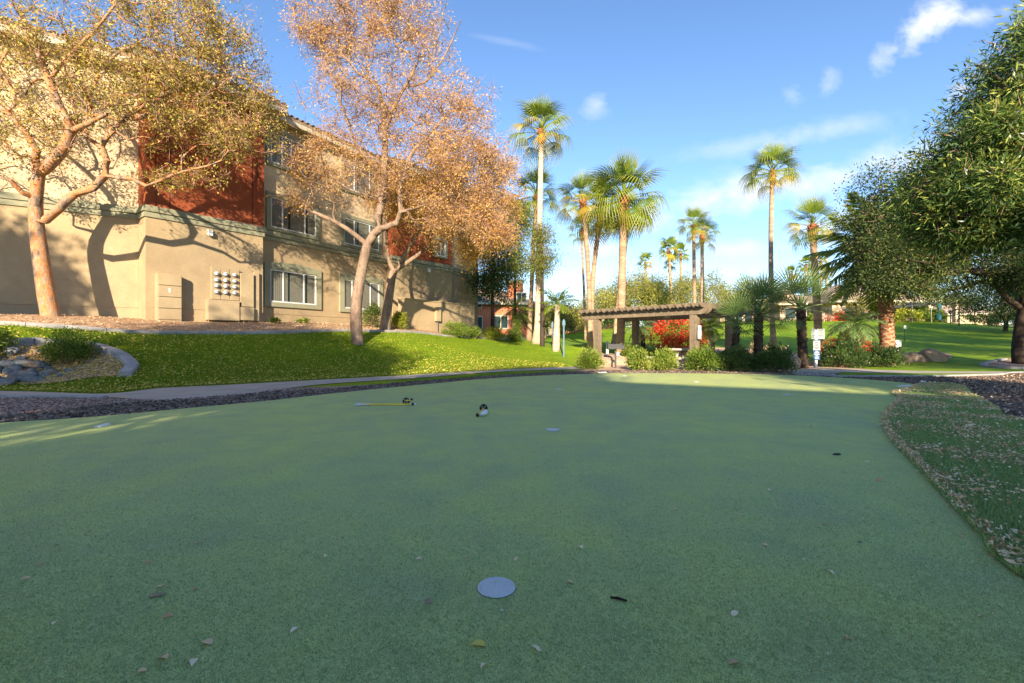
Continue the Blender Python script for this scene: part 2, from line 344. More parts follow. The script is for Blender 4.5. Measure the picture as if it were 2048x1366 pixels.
def T(x, y):
    x = np.atleast_1d(np.asarray(x, float)); y = np.atleast_1d(np.asarray(y, float)); sh = x.shape
    x = np.clip(x.ravel(), -40, 100); y = np.clip(y.ravel(), -30, 110); z = np.zeros(len(x))
    for s in range(0, len(x), 20000):
        X = x[s:s+20000]; Y = y[s:s+20000]
        r2 = (X[:, None] - C[None, :, 0])**2 + (Y[:, None] - C[None, :, 1])**2
        z[s:s+20000] = _phi(r2) @ sol[:n_] + sol[n_] + sol[n_+1]*X + sol[n_+2]*Y
    ins = inpoly(x, y, LV); dd = dist_poly(x, y, level); m = np.clip(dd / 1.2, 0, 1); m = m*m*(3-2*m)
    z = np.where(ins, 0, np.clip(z, 0, 4.2) * m)
    return z.reshape(sh)
def t1(x, y): return float(T([x], [y])[0])
def ground(px, D):                      # plan point from picture column and distance, resting on the ground
    x, y = XY(px, D); return np.array([x, y, t1(x, y)])
def hit(px, py, dmin=3, dmax=90):       # where the sight line of a picture point meets the ground
    Ds = np.arange(dmin, dmax, .1); x = (px - 1024)/F*Ds; z = CAMZ + (683 - py)/F*Ds
    h = T(x, Ds); k = np.where(z <= h)[0]; D = Ds[k[0]] if len(k) else dmax
    return ground(px, D)

gx = np.unique(np.round(np.concatenate([[-1500, -600, -250, -120, -70], np.arange(-45, -22, 2.0), np.arange(-22, 26, .3), np.arange(26, 60, 1.0), np.arange(60, 101, 4), [130, 250, 600, 1500]]), 3))
gy = np.unique(np.round(np.concatenate([[-1500, -300, -80], np.arange(-30, 0, 3.0), np.arange(0, 32, .3), np.arange(32, 70, 1.0), np.arange(70, 112, 4), [150, 300, 700, 1500]]), 3))
def grid_terrain():
    X, Y = np.meshgrid(gx, gy); Z = T(X, Y) - .0
    nx, ny = len(gx), len(gy); v = np.stack([X.ravel(), Y.ravel(), Z.ravel()], 1)
    idx = np.arange(nx*ny).reshape(ny, nx)
    f = np.stack([idx[:-1, :-1], idx[:-1, 1:], idx[1:, 1:], idx[1:, :-1]], -1).reshape(-1, 4)
    me = bpy.data.meshes.new('lawn'); me.from_pydata(v.tolist(), [], f.tolist()); me.materials.append(M['lawn'])
    me.polygons.foreach_set('use_smooth', [True]*len(f)); me.update()
    tag(link('lawn', me), kind='structure', label='green lawn rising in banks around the putting green')
grid_terrain()
def smooth_path(pts, step=.25, closed=False):
    P = [np.array(p, float) for p in pts]; out = []; n = len(P)
    rngi = range(n if closed else n - 1)
    for i in rngi:
        if closed: p0, p1, p2, p3 = P[i-1], P[i], P[(i+1) % n], P[(i+2) % n]
        else: p0, p1, p2, p3 = P[max(i-1, 0)], P[i], P[i+1], P[min(i+2, n-1)]
        k = max(1, int(np.linalg.norm(p2-p1) / step))
        for j in range(k):
            t = j / k
            out.append(.5*((2*p1) + (-p0+p2)*t + (2*p0-5*p1+4*p2-p3)*t*t + (-p0+3*p1-3*p2+p3)*t**3))
    if not closed: out.append(P[-1])
    return out
def drape(name, poly, mat, off, label, cut=True, thick=0):
    bm = bmesh.new(); vs = [bm.verts.new((p[0], p[1], 0)) for p in poly]
    f = bm.faces.new(vs); f.normal_update()
    if f.normal.z < 0: f.normal_flip()
    bmesh.ops.triangulate(bm, faces=[f])
    P = np.array([p[:2] for p in poly]); x0, y0 = P.min(0); x1, y1 = P.max(0)
    if cut:
        for g in gx[(gx > x0) & (gx < x1)]:
            bmesh.ops.bisect_plane(bm, geom=bm.verts[:] + bm.edges[:] + bm.faces[:], plane_co=(g, 0, 0), plane_no=(1, 0, 0), dist=1e-5)
        for g in gy[(gy > y0) & (gy < y1)]:
            bmesh.ops.bisect_plane(bm, geom=bm.verts[:] + bm.edges[:] + bm.faces[:], plane_co=(0, g, 0), plane_no=(0, 1, 0), dist=1e-5)
        bmesh.ops.triangulate(bm, faces=bm.faces[:])
        co = np.array([v.co[:] for v in bm.verts]); z = T(co[:, 0], co[:, 1]) + off
        for v, q in zip(bm.verts, z): v.co.z = q
    else:
        for v in bm.verts: v.co.z = off
    me = bpy.data.meshes.new(name); bm.to_mesh(me); bm.free(); me.materials.append(mat)
    return tag(link(name, me), kind='structure', label=label)
def kerb(name, pts, label, wd=.16, h=.10, lift=0.0, mat=None, step=.3, closed=False, seg=None):
    """a concrete edging strip that follows the ground; the joints between cast lengths are recessed"""
    P = [np.array(p[:2]) for p in smooth_path([p[:2] for p in pts], step, closed)]
    xs = np.array([p[0] for p in P]); ys = np.array([p[1] for p in P]); zs = T(xs, ys) + lift
    root = empty(name, (0, 0, 0), label=label, cat='kerb')
    n = len(P); seg = seg or 5; i = 0
    while i < n - 1:
        j = min(i + seg, n - 1); vs = []; rows = 0
        for k in range(i, j + 1):
            t = P[min(k+1, n-1)] - P[max(k-1, 0)]; t = t / (np.linalg.norm(t) + 1e-9); nn = np.array([-t[1], t[0]])
            p = P[k] + (t * .006 if k == i else (-t * .006 if k == j else 0)); z = zs[k]
            for (o, hz) in ((-wd/2, -.15), (-wd/2, h-.02), (-wd/2+.02, h), (wd/2-.02, h), (wd/2, h-.02), (wd/2, -.15)):
                q = p + nn*o; vs.append((q[0], q[1], z + hz))
            rows += 1
        fs = [(r*6+c, r*6+c+1, (r+1)*6+c+1, (r+1)*6+c) for r in range(rows-1) for c in range(5)]
        fs += [tuple(range(6))[::-1], tuple((rows-1)*6 + c for c in range(6))]
        MB().add(vs, fs).build('kerb_length', mat or M['kerb'], root); i = j
    return root

# ------------------------------------------------------------------ ground regions
green_pts = [FL(0, 850), FL(200, 836.5), FL(400, 817.5), FL(550, 803), FL(700, 786), FL(860, 770), FL(1000, 757.5), FL(1190, 749), FL(1400, 748.5), FL(1600, 753), FL(1760, 763), FL(1838, 773),
             FL(1815, 783), FL(1789, 790), FL(1800, 803), FL(1778, 826), FL(1768, 848), FL(1780, 878), FL(1830, 932), FL(1900, 1008), FL(1980, 1095), FL(2048, 1165), (2.25, 1.0), (2.3, -1.5), (2.6, -4), (0, -6), (-6, -6), (-10, -3), (-11, 1), (-9.5, 4.2)]
gp = smooth_path(green_pts, .2, True)
drape('gravel_bed', [(-30, 4), (-30, 8.0), FL(-200, 800), FL(0, 797), FL(211, 797), FL(327, 802), FL(453, 796), FL(560, 777), FL(790, 768), FL(960, 756), FL(1130, 743.5), FL(1190, 737), (3.6, 20.4), (5, 21.5), (11, 21.8), (14, 20.8), (14.2, 17.8), (13.4, 16.4), (14.4, 15.6), (22, 16.2), (30, 15.4), (36, 8), (36, -20), (-30, -20)],
      M['pinkgravel'], .004, 'pinkish crushed gravel around the putting green', cut=False)
outer = [FL(0, 832), FL(123, 820), FL(246, 808), FL(400, 796), FL(550, 784), FL(660, 778), FL(800, 765.5), FL(900, 759), FL(1000, 751.5), FL(1180, 742.5), FL(1400, 742), FL(1640, 746), FL(1760, 751.5), FL(1900, 754), FL(2000, 752), FL(2048, 748), (20, 13.5), (20, -6), (-12, -8), (-14, 4)]
drape('gravel_border', smooth_path(outer, .3, True), M['darkgravel'], .010, 'dark crushed stone border ringing the putting green', cut=False)
drape('path', smooth_path([FL(-300, 788), FL(0, 783), FL(211, 788.5), FL(316, 777.5), FL(450, 771), FL(550, 765.5), FL(640, 760.5), FL(830, 750), FL(977, 740.5), FL(1080, 736), FL(1146, 734), FL(1190, 733)], .3)
      + smooth_path([FL(1190, 738), FL(1120, 740), FL(1000, 744), FL(830, 757), FL(640, 770), FL(475, 792), FL(400, 799), FL(327, 803), FL(240, 797), FL(211, 796), FL(0, 796), FL(-300, 798)], .3), M['concrete'], .016, 'pale concrete footpath along the foot of the left bank', cut=False)
drape('grass_wedge', smooth_path([FL(775, 767), FL(860, 759.5), FL(960, 749), FL(1060, 743), FL(1135, 741)], .3) + smooth_path([FL(1120, 744), FL(1000, 751), FL(900, 758.5), FL(830, 764.5)], .3), M['lawn'], .022, 'thin wedge of lawn between footpath and border', cut=False)
drape('putting_green', gp, M['green'], .030, 'smooth artificial turf putting green', cut=False)
fr = smooth_path([FL(1838, 772.5), FL(1885, 770), FL(1925, 775), FL(1945, 791), FL(1990, 818), FL(2048, 847), (8.0, 5.0), (7.0, 0), (6, -4)], .3) + smooth_path([p + np.array([-.035, 0]) for p in [np.array((2.6, -4)), np.array((2.3, -1.5)), np.array((2.25, 1.0)), FL(2048, 1165), FL(1980, 1095), FL(1900, 1008), FL(1830, 932), FL(1780, 878), FL(1768, 848), FL(1778, 826), FL(1800, 803), FL(1789, 790), FL(1815, 783)]], .2)
drape('turf_fringe', fr, M['fringe'], .045, 'longer dark green artificial turf fringe right of the putting green', cut=False)
drape('patio', [(3.9, 21.2), (3.4, 20.4), FL(1200, 741), FL(1400, 741), (10, 16.6), (14, 17), (13.6, 20), (12, 22.4), (8.5, 25.5), (6.3, 26.2)], M['patio'], .014, 'sandy pink patio floor under the pergola', cut=False)
drape('walkway', [FL(1579, 743), FL(1610, 740), FL(1625, 738.5), FL(1664, 738), FL(1850, 743), FL(2048, 744.5), FL(2300, 744), (26, 17.3), (34, 13), (34, 11.5), FL(2300, 750), FL(2048, 747.5), FL(1850, 747.5), FL(1680, 745.5), FL(1668, 753.3), FL(1592, 751)], M['concrete'], .020, 'concrete walkway curving off to the right', cut=False)
drape('grass_triangle', [FL(1674, 752.5), FL(1684, 746.2), FL(1850, 748.2), FL(2020, 747.6), FL(1960, 750.3), FL(1850, 752.3)], M['lawn'], .026, 'sliver of lawn between walkway and edging', cut=False)
# bed along the building
bedk = [XY(-420, 11.6), XY(-200, 11.7), hit(14, 652, 8)[:2], hit(150, 660, 8)[:2], hit(281, 666.5, 8)[:2], hit(420, 669, 8)[:2], hit(550, 668, 8)[:2], hit(640, 664, 10)[:2], XY(705, 20.0), XY(760, 21.3), XY(805, 22.5), XY(855, 24.3), XY(900, 26), XY(955, 28.5), XY(1000, 31), XY(1040, 36), XY(1054, 39)]
bk = smooth_path(bedk, .4)
drape('gravel_slope', bk + [(1.5, 46), (-4, 46), (-5, 36), (-14, 24), (-20, 18.5), (-32, 12.5)], M['tangravel'], .02, 'tan gravel bed at the foot of the apartment building')
kerb('bed_kerb', bedk, 'low grey concrete edging between sloping lawn and tan gravel bed', .17, .09)
kerb('white_kerb', [FL(-300, 797.5), FL(0, 795), FL(120, 795.5), FL(212, 796.5)], 'pale concrete edging strip at left between footpath and pink gravel', .12, .05)
kerb('border_kerb', [FL(1640, 746.5), FL(1668, 753.6), FL(1760, 753.8), FL(1850, 753.4), FL(1940, 751.5), FL(2000, 749.5), FL(2048, 745.5), (22, 16.0)], 'low concrete edging between gravel border and grass sliver on the right', .12, .05)
# river-rock planter ring at left
ring = [hit(-160, 700, 8)[:2], hit(0, 692, 8)[:2], hit(70, 691, 8)[:2], hit(170, 695, 8)[:2], hit(215, 706, 8)[:2], hit(250, 722, 8)[:2], hit(266, 740, 8)[:2], hit(250, 757, 8)[:2]]
rr = smooth_path(ring, .3)
drape('planter_floor', rr + [hit(120, 769, 8)[:2], hit(0, 771, 8)[:2], hit(-160, 772, 8)[:2]], M['tangravel'], .03, 'leaf-strewn gravel floor of the river rock planter')
kerb('planter_kerb', ring, 'curved grey concrete kerb ringing the river rock planter', .26, .14, seg=6)
# right: desert patches
drape('dirt_bed', smooth_path([XY(1300, 24.5), XY(1350, 26.5), XY(1420, 29), XY(1500, 29.5), XY(1580, 27), XY(1612, 24.5), XY(1600, 21.5), XY(1500, 20.5), XY(1400, 22)], .4, True), M['patio'], .03, 'bare pinkish desert bed behind the pergola')
drape('gravel_island', smooth_path([hit(1640, 731)[:2], hit(1650, 724)[:2], hit(1720, 718)[:2], hit(1800, 719)[:2], hit(1812, 727)[:2], hit(1770, 731)[:2]], .4, True), M['pinkgravel'], .03, 'gravel island holding red bougainvillea and dark shrubs')
drape('rubble_patch', smooth_path([hit(1794, 721)[:2], hit(1800, 708)[:2], hit(1880, 706)[:2], hit(1904, 713)[:2], hit(1880, 722)[:2]], .4, True), M['pinkgravel'], .03, 'patch of pale rubble behind the boulders')
drape('dirt_corner', [XY(1968, 20.8), XY(2010, 23), XY(2100, 24), XY(2300, 24), XY(2300, 17.8), XY(2048, 18), XY(2000, 18.6)], M['pinkgravel'], .03, 'gravel bed at the foot of the dark tree on the right')
kerb('corner_kerb', [XY(2048, 18.0), XY(2000, 18.7), XY(1972, 19.6), XY(1964, 20.6), XY(1972, 21.2), XY(2010, 22.8)], 'pale rounded concrete kerb at the foot of the dark tree', .2, .10)
drape('upper_path', smooth_path([XY(1930, 58), XY(1960, 54), XY(2020, 49), XY(2100, 46), XY(2200, 44)], 1) + smooth_path([XY(2200, 47), XY(2100, 50), XY(2020, 53), XY(1960, 58), XY(1940, 61)], 1), M['patio'], .05, 'pinkish path along the top of the hill')

# ------------------------------------------------------------------ numpy leaf cloud
def unit(a): return a / (np.linalg.norm(a, axis=1, keepdims=True) + 1e-9)
def leaf_mesh(name, c, d, length, width, mat, parent=None, tone=None, loc=None, fold=.0, mats=None, midx=None):
    n = len(c); d = unit(np.asarray(d, float)); r = rng.normal(size=(n, 3)); s = unit(np.cross(d, r))
    length = np.broadcast_to(np.asarray(length, float), (n,))[:, None]; width = np.broadcast_to(np.asarray(width, float), (n,))[:, None]
    up = np.cross(s, d)
    a = c; b = c + d*length*.45 + s*width*.5 + up*width*fold; t = c + d*length; e = c + d*length*.45 - s*width*.5 + up*width*fold
    v = np.stack([a, b, t, e], 1).reshape(-1, 3)
    me = bpy.data.meshes.new(name); me.vertices.add(4*n); me.vertices.foreach_set('co', v.ravel())
    me.loops.add(4*n); me.loops.foreach_set('vertex_index', np.arange(4*n, dtype=np.int32))
    me.polygons.add(n); me.polygons.foreach_set('loop_start', np.arange(0, 4*n, 4, dtype=np.int32)); 
    for m in (mats or [mat]): me.materials.append(m)
    if midx is not None: me.polygons.foreach_set('material_index', np.asarray(midx, dtype=np.int32))
    at = me.attributes.new('tone', 'FLOAT', 'FACE'); at.data.foreach_set('value', (rng.random(n) if tone is None else np.clip(tone, 0, 1)).astype(np.float32))
    me.update(calc_edges=True)
    return link(name, me, parent, loc)
def blades(name, x, y, z, h, wd, mat, lean=.5, label=None, tone=None):
    n = len(x); a = rng.random(n)*2*np.pi; ln = rng.normal(0, lean, (n, 2)); hh = h*(.6+.8*rng.random(n))
    s = np.stack([np.cos(a), np.sin(a)], 1)*wd/2
    v = np.zeros((n, 3, 3)); v[:, 0, 0] = x - s[:, 0]; v[:, 0, 1] = y - s[:, 1]; v[:, 1, 0] = x + s[:, 0]; v[:, 1, 1] = y + s[:, 1]
    v[:, 2, 0] = x + ln[:, 0]*hh; v[:, 2, 1] = y + ln[:, 1]*hh; v[:, 0, 2] = z; v[:, 1, 2] = z; v[:, 2, 2] = z + hh
    me = bpy.data.meshes.new(name); me.vertices.add(3*n); me.vertices.foreach_set('co', v.ravel())
    me.loops.add(3*n); me.loops.foreach_set('vertex_index', np.arange(3*n, dtype=np.int32))
    me.polygons.add(n); me.polygons.foreach_set('loop_start', np.arange(0, 3*n, 3, dtype=np.int32)); me.materials.append(mat)
    at = me.attributes.new('tone', 'FLOAT', 'FACE'); at.data.foreach_set('value', (rng.random(n) if tone is None else np.clip(tone, 0, 1)).astype(np.float32))
    me.update(calc_edges=True)
    return tag(link(name, me), kind='stuff', label=label)
def pebbles(name, x, y, z, r, mat, label):
    n = len(x); base = np.array([(1, 0, 0), (0, 1, 0), (-1, 0, 0), (0, -1, 0), (0, 0, 1), (0, 0, -.4)], float)
    v = base[None] * (r*(.6+.9*rng.random(n)))[:, None, None] * (1 + rng.uniform(-.35, .35, (n, 6, 3))); v[:, :, 2] *= .7
    a = rng.random(n)*6.28; c, s = np.cos(a)[:, None], np.sin(a)[:, None]; vx = v[:, :, 0]*c - v[:, :, 1]*s; vy = v[:, :, 0]*s + v[:, :, 1]*c
    v = np.stack([vx + x[:, None], vy + y[:, None], v[:, :, 2] + z[:, None] + r*.1], -1)
    tri = np.array([(0, 1, 4), (1, 2, 4), (2, 3, 4), (3, 0, 4), (1, 0, 5), (2, 1, 5), (3, 2, 5), (0, 3, 5)])
    f = (tri[None] + (np.arange(n)*6)[:, None, None]).reshape(-1)
    me = bpy.data.meshes.new(name); me.vertices.add(6*n); me.vertices.foreach_set('co', v.ravel()); me.loops.add(len(f)); me.loops.foreach_set('vertex_index', f.astype(np.int32))
    me.polygons.add(8*n); me.polygons.foreach_set('loop_start', np.arange(0, 24*n, 3, dtype=np.int32)); me.materials.append(mat)
    at = me.attributes.new('tone', 'FLOAT', 'FACE'); at.data.foreach_set('value', np.repeat(rng.random(n), 8).astype(np.float32)); me.update(calc_edges=True)
    return tag(link(name, me), kind='stuff', label=label)
def sample(P, n, xr=None, yr=None, dens=None):
    P = np.array([p[:2] for p in P]); x0, y0 = P.min(0); x1, y1 = P.max(0)
    if xr: x0, x1 = max(x0, xr[0]), min(x1, xr[1])
    if yr: y0, y1 = max(y0, yr[0]), min(y1, yr[1])
    X = []; Y = []; got = 0
    for _ in range(60):
        x = rng.uniform(x0, x1, n*2); y = rng.uniform(y0, y1, n*2)
        k = inpoly(x, y, P) & (np.abs(x) < 1.2*y + .6)
        if dens is not None: k &= rng.random(len(x)) < dens(x, y)
        X.append(x[k]); Y.append(y[k]); got += k.sum()
        if got >= n: break
    return np.concatenate(X)[:n], np.concatenate(Y)[:n]

# ------------------------------------------------------------------ trees
def skeleton(limbs, tips, k_path=.25, step=.3, sag=.12):
    """limbs: list of (points, r0, r1); tips: (N,3)"""
    pos = []; par = []; rad = []; plen = []; dr = []
    def addn(p, pa, r):
        pos.append(p); par.append(pa); rad.append(r)
        if pa < 0: plen.append(0); dr.append(np.array([0, 0, 1.]))
        else:
            d = p - pos[pa]; l = np.linalg.norm(d) + 1e-9; plen.append(plen[pa] + l); dr.append(d / l)
        return len(pos) - 1
    for pts, r0, r1 in limbs:
        P = smooth_path(pts, step)
        if pos:
            A_ = np.array(pos); pa = int(np.argmin(((A_ - P[0])**2).sum(1)))
        else: pa = addn(P[0], -1, r0)
        for i in range(1, len(P)): pa = addn(P[i], pa, r0 + (r1 - r0)*i/(len(P)-1))
    nfix = len(pos)
    A_ = np.array(pos); tips = np.asarray(tips)
    dmin = np.sqrt(((tips[:, None] - A_[None])**2).sum(-1)).min(1); order = np.argsort(dmin)
    cap = nfix + len(tips)*30; B = np.zeros((cap, 3)); PL = np.zeros(cap); B[:nfix] = A_; PL[:nfix] = plen; cnt = nfix
    start = max(0, int(nfix*.0)); tipn = []
    for t in order:
        p = tips[t]; d = np.sqrt(((B[:cnt] - p)**2).sum(1)); cost = d + k_path*PL[:cnt] + np.where(B[:cnt, 2] > p[2] + .5, .6, 0)
        if nfix > 10: cost[:3] += 5
        a = int(np.argmin(cost)); p0 = B[a]; L_ = d[a]; c1 = p0 + dr[a]*L_*.4 + rng.normal(0, .06, 3)*L_
        k = max(2, int(L_/step)); pa = a
        for j in range(1, k+1):
            s = j/k; q = (1-s)**2*p0 + 2*s*(1-s)*c1 + s*s*p + (rng.normal(0, .035, 3) if j < k else 0)
            if cnt >= cap: break
            pa = addn(q, pa, 0); B[cnt] = q; PL[cnt] = plen[pa]; cnt += 1
        tipn.append(pa)
    return np.array(pos), np.array(par), np.array(rad), np.array(dr), nfix, np.array(tipn)
def branch_mesh(name, pos, par, rad, dr, nfix, tipn, mat, parent, r_tip=.006, power=.42, origin=None):
    n = len(pos); cntt = np.zeros(n)
    cntt[tipn] += 1
    for i in range(n-1, 0, -1):
        if par[i] >= 0 and par[i] < i: cntt[par[i]] += cntt[i]
    r = r_tip*np.maximum(cntt, 1)**power; r = np.where(np.arange(n) < nfix, np.maximum(rad, np.minimum(r, rad*1.0+.0)), r)
    seg = np.where(par >= 0)[0]; a = par[seg]
    for i in seg:
        if i >= nfix: r[i] = min(r[i], r[par[i]]*.95 + 0)
    ref = np.array([.577, .211, .789])
    U = unit(np.cross(dr, ref)); V = np.cross(dr, U)
    org = origin if origin is not None else np.zeros(3)
    allv = []; allf = []; base = 0
    for lo, hi, ns in ((0, .02, 3), (.02, .06, 5), (.06, 9, 9)):
        k = seg[(r[seg] >= lo) & (r[seg] < hi)]
        if not len(k): continue
        ang = np.arange(ns)*2*np.pi/ns; ca, sa = np.cos(ang)[None, :, None], np.sin(ang)[None, :, None]
        pk = par[k]; dp = dr[pk].copy(); 
        sw = (r[pk] > r[k]*1.8)      # side branch: start ring faces its own direction
        Us, Vs = np.where(sw[:, None], U[k], U[pk]), np.where(sw[:, None], V[k], V[pk]); rs = np.where(sw, r[k]*1.1, r[pk])
        v0 = pos[pk][:, None] + (Us[:, None]*ca + Vs[:, None]*sa)*rs[:, None, None]
        v1 = pos[k][:, None] + (U[k][:, None]*ca + V[k][:, None]*sa)*r[k][:, None, None]
        v = np.concatenate([v0, v1], 1) - org; m = len(k); allv.append(v.reshape(-1, 3))
        j = np.arange(ns); j2 = (j+1) % ns; f = np.stack([j, j2, j2+ns, j+ns], 1)
        allf.append((f[None] + (np.arange(m)*2*ns)[:, None, None]).reshape(-1, 4) + base); base += m*2*ns
    v = np.concatenate(allv); f = np.concatenate(allf)
    me = bpy.data.meshes.new(name); me.vertices.add(len(v)); me.vertices.foreach_set('co', v.ravel()); me.loops.add(f.size); me.loops.foreach_set('vertex_index', f.ravel().astype(np.int32))
    me.polygons.add(len(f)); me.polygons.foreach_set('loop_start', np.arange(0, f.size, 4, dtype=np.int32)); me.polygons.foreach_set('use_smooth', np.ones(len(f), bool))
    me.materials.append(mat); me.update(calc_edges=True)
    return link(name, me, parent), r
def ellips(ells, n, shell=.5):
    """ells: (center, (rx,ry,rz), weight)"""
    out = []; W_ = np.array([e[2] for e in ells], float); W_ /= W_.sum()
    for e, wt in zip(ells, W_):
        k = int(n*wt) + 1; d = unit(rng.normal(size=(k, 3))); rr_ = (rng.random(k)**(shell))[:, None]
        out.append(np.array(e[0]) + d*rr_*np.array(e[1]))
    return np.concatenate(out)
def make_tree(name, label, cat, base, limbs, ells, ntips, nleaf, leaf, width, leafm, bark, spread=.28, group=None, tmean=.5, tvar=.25, shell=.45, twigs=0, droop=0, r_tip=.006, extra=None, clearz=None, fold=.1, kp=.25, power=.42, hgrad=0, wall=None, twiglen=.35, clump=.55):
    base = np.array(base, float); root = empty(name, base, label=label, cat=cat, group=group)
    tips = ellips(ells, ntips, shell)
    if clearz is not None: tips = tips[tips[:, 2] > clearz]
    if wall is not None: tips = tips[wall(tips)]
    S = skeleton(limbs, tips, kp); pos, par, rad, dr, nfix, tipn = S
    tr, r = branch_mesh('trunk', *S, bark, root, r_tip, power, base)
    thin = np.where((r < .022) & (np.arange(len(pos)) >= nfix))[0]
    if len(thin) == 0: thin = tipn
    tipid = np.argmin(((pos[thin][:, None, :] - pos[tipn[::max(1, len(tipn)//250)]][None])**2).sum(-1), 1)
    tw = np.exp(rng.normal(0, clump, 4000)); istip = np.isin(thin, tipn); wt = np.where(istip, 3.0, 1.0)*tw[tipid]; wt /= wt.sum()
    ct = np.clip(rng.normal(tmean, tvar, len(pos)), 0, 1)
    pick = rng.choice(thin, nleaf, p=wt); c = pos[pick] + rng.normal(0, spread, (nleaf, 3)) - np.array([0, 0, 1])*np.abs(rng.normal(0, droop, nleaf))[:, None]
    dd = (c - pos[pick]) + rng.normal(0, .25*spread+.05, (nleaf, 3)); dd[:, 2] -= .03 + droop*.3
    tone = ct[pick] + rng.normal(0, .18, nleaf)
    if hgrad: 
        zz = (c[:, 2] - c[:, 2].min()) / (np.ptp(c[:, 2])); tone = tone + hgrad*(zz - .5)
    L_ = leaf*(.6 + .8*rng.random(nleaf))
    kw = {}
    if extra: kw = dict(mats=[leafm, extra[0]], midx=(rng.random(nleaf) < extra[1]*np.where(ct[pick] > .5, 1.6, .4)).astype(int))
    leaf_mesh('foliage', c - base, dd, L_, width*(.7+.6*rng.random(nleaf)), leafm, root, tone, fold=fold, **kw)
    if twigs:
        pick = rng.choice(thin, twigs, p=wt); d2 = rng.normal(0, 1, (twigs, 3)); d2[:, 2] += .1 - droop*4
        leaf_mesh('twigs', pos[pick] - base, d2, twiglen*(.5+rng.random(twigs)), .014, M['twig'], root)['kind'] = 'stuff'
    return root
def wp(pts, D):       # list of (px,py[,D])
    return [W(p[0], p[1], p[2] if len(p) > 2 else D) for p in pts]
def we(px, py, D, rx, ry, rz, wt=1.0): return (W(px, py, D), (rx, ry, rz), wt)

# building outline (plan), used to keep crowns off the walls
def U2(a, b): d = np.array(b) - np.array(a); l = np.linalg.norm(d); d = d/l; return d, np.array([d[1], -d[0]]), l
A0 = np.array([-16.47, 14.68]); A1 = np.array([-13.57, 16.53]); B0 = np.array([-12.96, 16.10]); B1 = np.array([-10.53, 19.24])
C0 = np.array([-10.85, 19.48]); C1 = np.array([-7.10, 25.83]); D0 = np.array([-6.69, 25.56]); D1 = np.array([-3.84, 29.10]); E0 = np.array([-4.10, 29.32]); E1 = np.array([-2.47, 33.05])
dA = U2(A0, A1)[0]; A00 = A0 - dA*9
def offwall(margin=.25):
    P = [A00, A1, B0, B1, C1, D0, D1, E1]
    def f(t):
        ok = np.ones(len(t), bool)
        for a, b in zip(P[:-1], P[1:]):
            d, n, l = U2(a, b); s = (t[:, 0]-a[0])*d[0] + (t[:, 1]-a[1])*d[1]; o = (t[:, 0]-a[0])*n[0] + (t[:, 1]-a[1])*n[1]
            ok &= ~((s > -1) & (s < l + 1) & (o < margin) & (t[:, 2] < 11.6))
        return ok
    return f
# T1: orange barked tree at left
D1t = 14.0
b1 = np.array([W(103, 640, D1t)[0], D1t, 0]); b1[2] = t1(b1[0], b1[1]) - .05
limbs = [([b1, W(96, 600, D1t), W(84, 530, D1t), W(73, 440, 14.0), W(72, 395, 13.9), W(78, 350, 13.8)], .235, .15),
         (wp([(78, 350, 13.8), (110, 318, 13.6), (132, 290, 13.4), (143, 262, 13.3), (120, 215, 13.2), (98, 160, 13.2), (70, 90, 13.3), (40, 20, 13.4)], 0), .17, .04),
         (wp([(143, 262, 13.3), (170, 250, 13), (195, 238, 12.7), (215, 228, 12.4)], 0), .09, .04),
         (wp([(72, 350, 13.8), (70, 320, 13.7), (74, 300, 13.6), (55, 270, 13.5), (20, 230, 13.4), (-40, 180, 13.2)], 0), .12, .04),
         (wp([(73, 400, 13.9), (45, 385, 13.6), (20, 360, 13.3), (-30, 345, 13)], 0), .10, .04),
         (wp([(75, 445, 14.0), (92, 440, 13.9), (118, 418, 13.8), (150, 388, 13.7), (187, 376, 13.7), (210, 352, 13.7), (214, 322, 13.7), (203, 294, 13.7), (220, 265, 13.7), (243, 240, 13.8), (293, 231, 14), (330, 180, 14.3), (350, 110, 14.6)], 0), .13, .035),
         (wp([(210, 352, 13.7), (240, 355, 13.8), (265, 358, 13.9), (293, 372, 14), (350, 348, 14.2), (420, 331, 14.4)], 0), .07, .03),
         (wp([(243, 240, 13.8), (300, 205, 14), (370, 170, 14.5), (440, 150, 15), (500, 160, 15.4)], 0), .07, .03),
         (wp([(98, 160, 13.2), (140, 110, 13), (190, 60, 13), (230, 10, 13)], 0), .06, .03),
         (wp([(203, 294, 13.7), (160, 260, 13.6), (145, 200, 13.6)], 0), .06, .03)]
ells = [we(60, 90, 13.3, 2.4, 1.8, 2.2, 1.2), we(160, 130, 13.3, 1.5, 1.6, 1.6, .7), we(20, 250, 13.3, 1.6, 1.4, 1.4, .6), we(150, 240, 13.2, 1.6, 1.2, 1.3, .55), we(330, 90, 14.6, 2.3, 2.0, 1.8, 1.7), we(440, 130, 15.3, 1.7, 1.8, 1.7, 1.3),
        we(290, 230, 14.1, 1.5, 1.4, 1.0, .8), we(430, 260, 15, 1.6, 1.3, 1.1, .75), we(330, 180, 14.4, 1.8, 1.6, 1.0, .8), we(370, 350, 14.3, 1.5, .7, .35, .3), we(380, 20, 14.8, 2.2, 2.0, 1.4, 1.2), we(-200, 120, 12.8, 2.5, 2, 2.6, 1.0), we(230, 20, 13.4, 1.4, 1.4, 1.2, .25), we(520, 250, 15.8, .9, 1.2, 1.3, .35)]
make_tree('autumn_tree', 'orange-barked tree with thin golden leaves at the far left before the beige wall', 'tree', b1, limbs, ells, 1500, 43000, .078, .042, M['leaf_gold'], M['barkorange'], .13, r_tip=.0085, tmean=.55, tvar=.22, twigs=12000, clump=.8, extra=(M['leaf_euc'], .14), wall=offwall(), hgrad=.25)
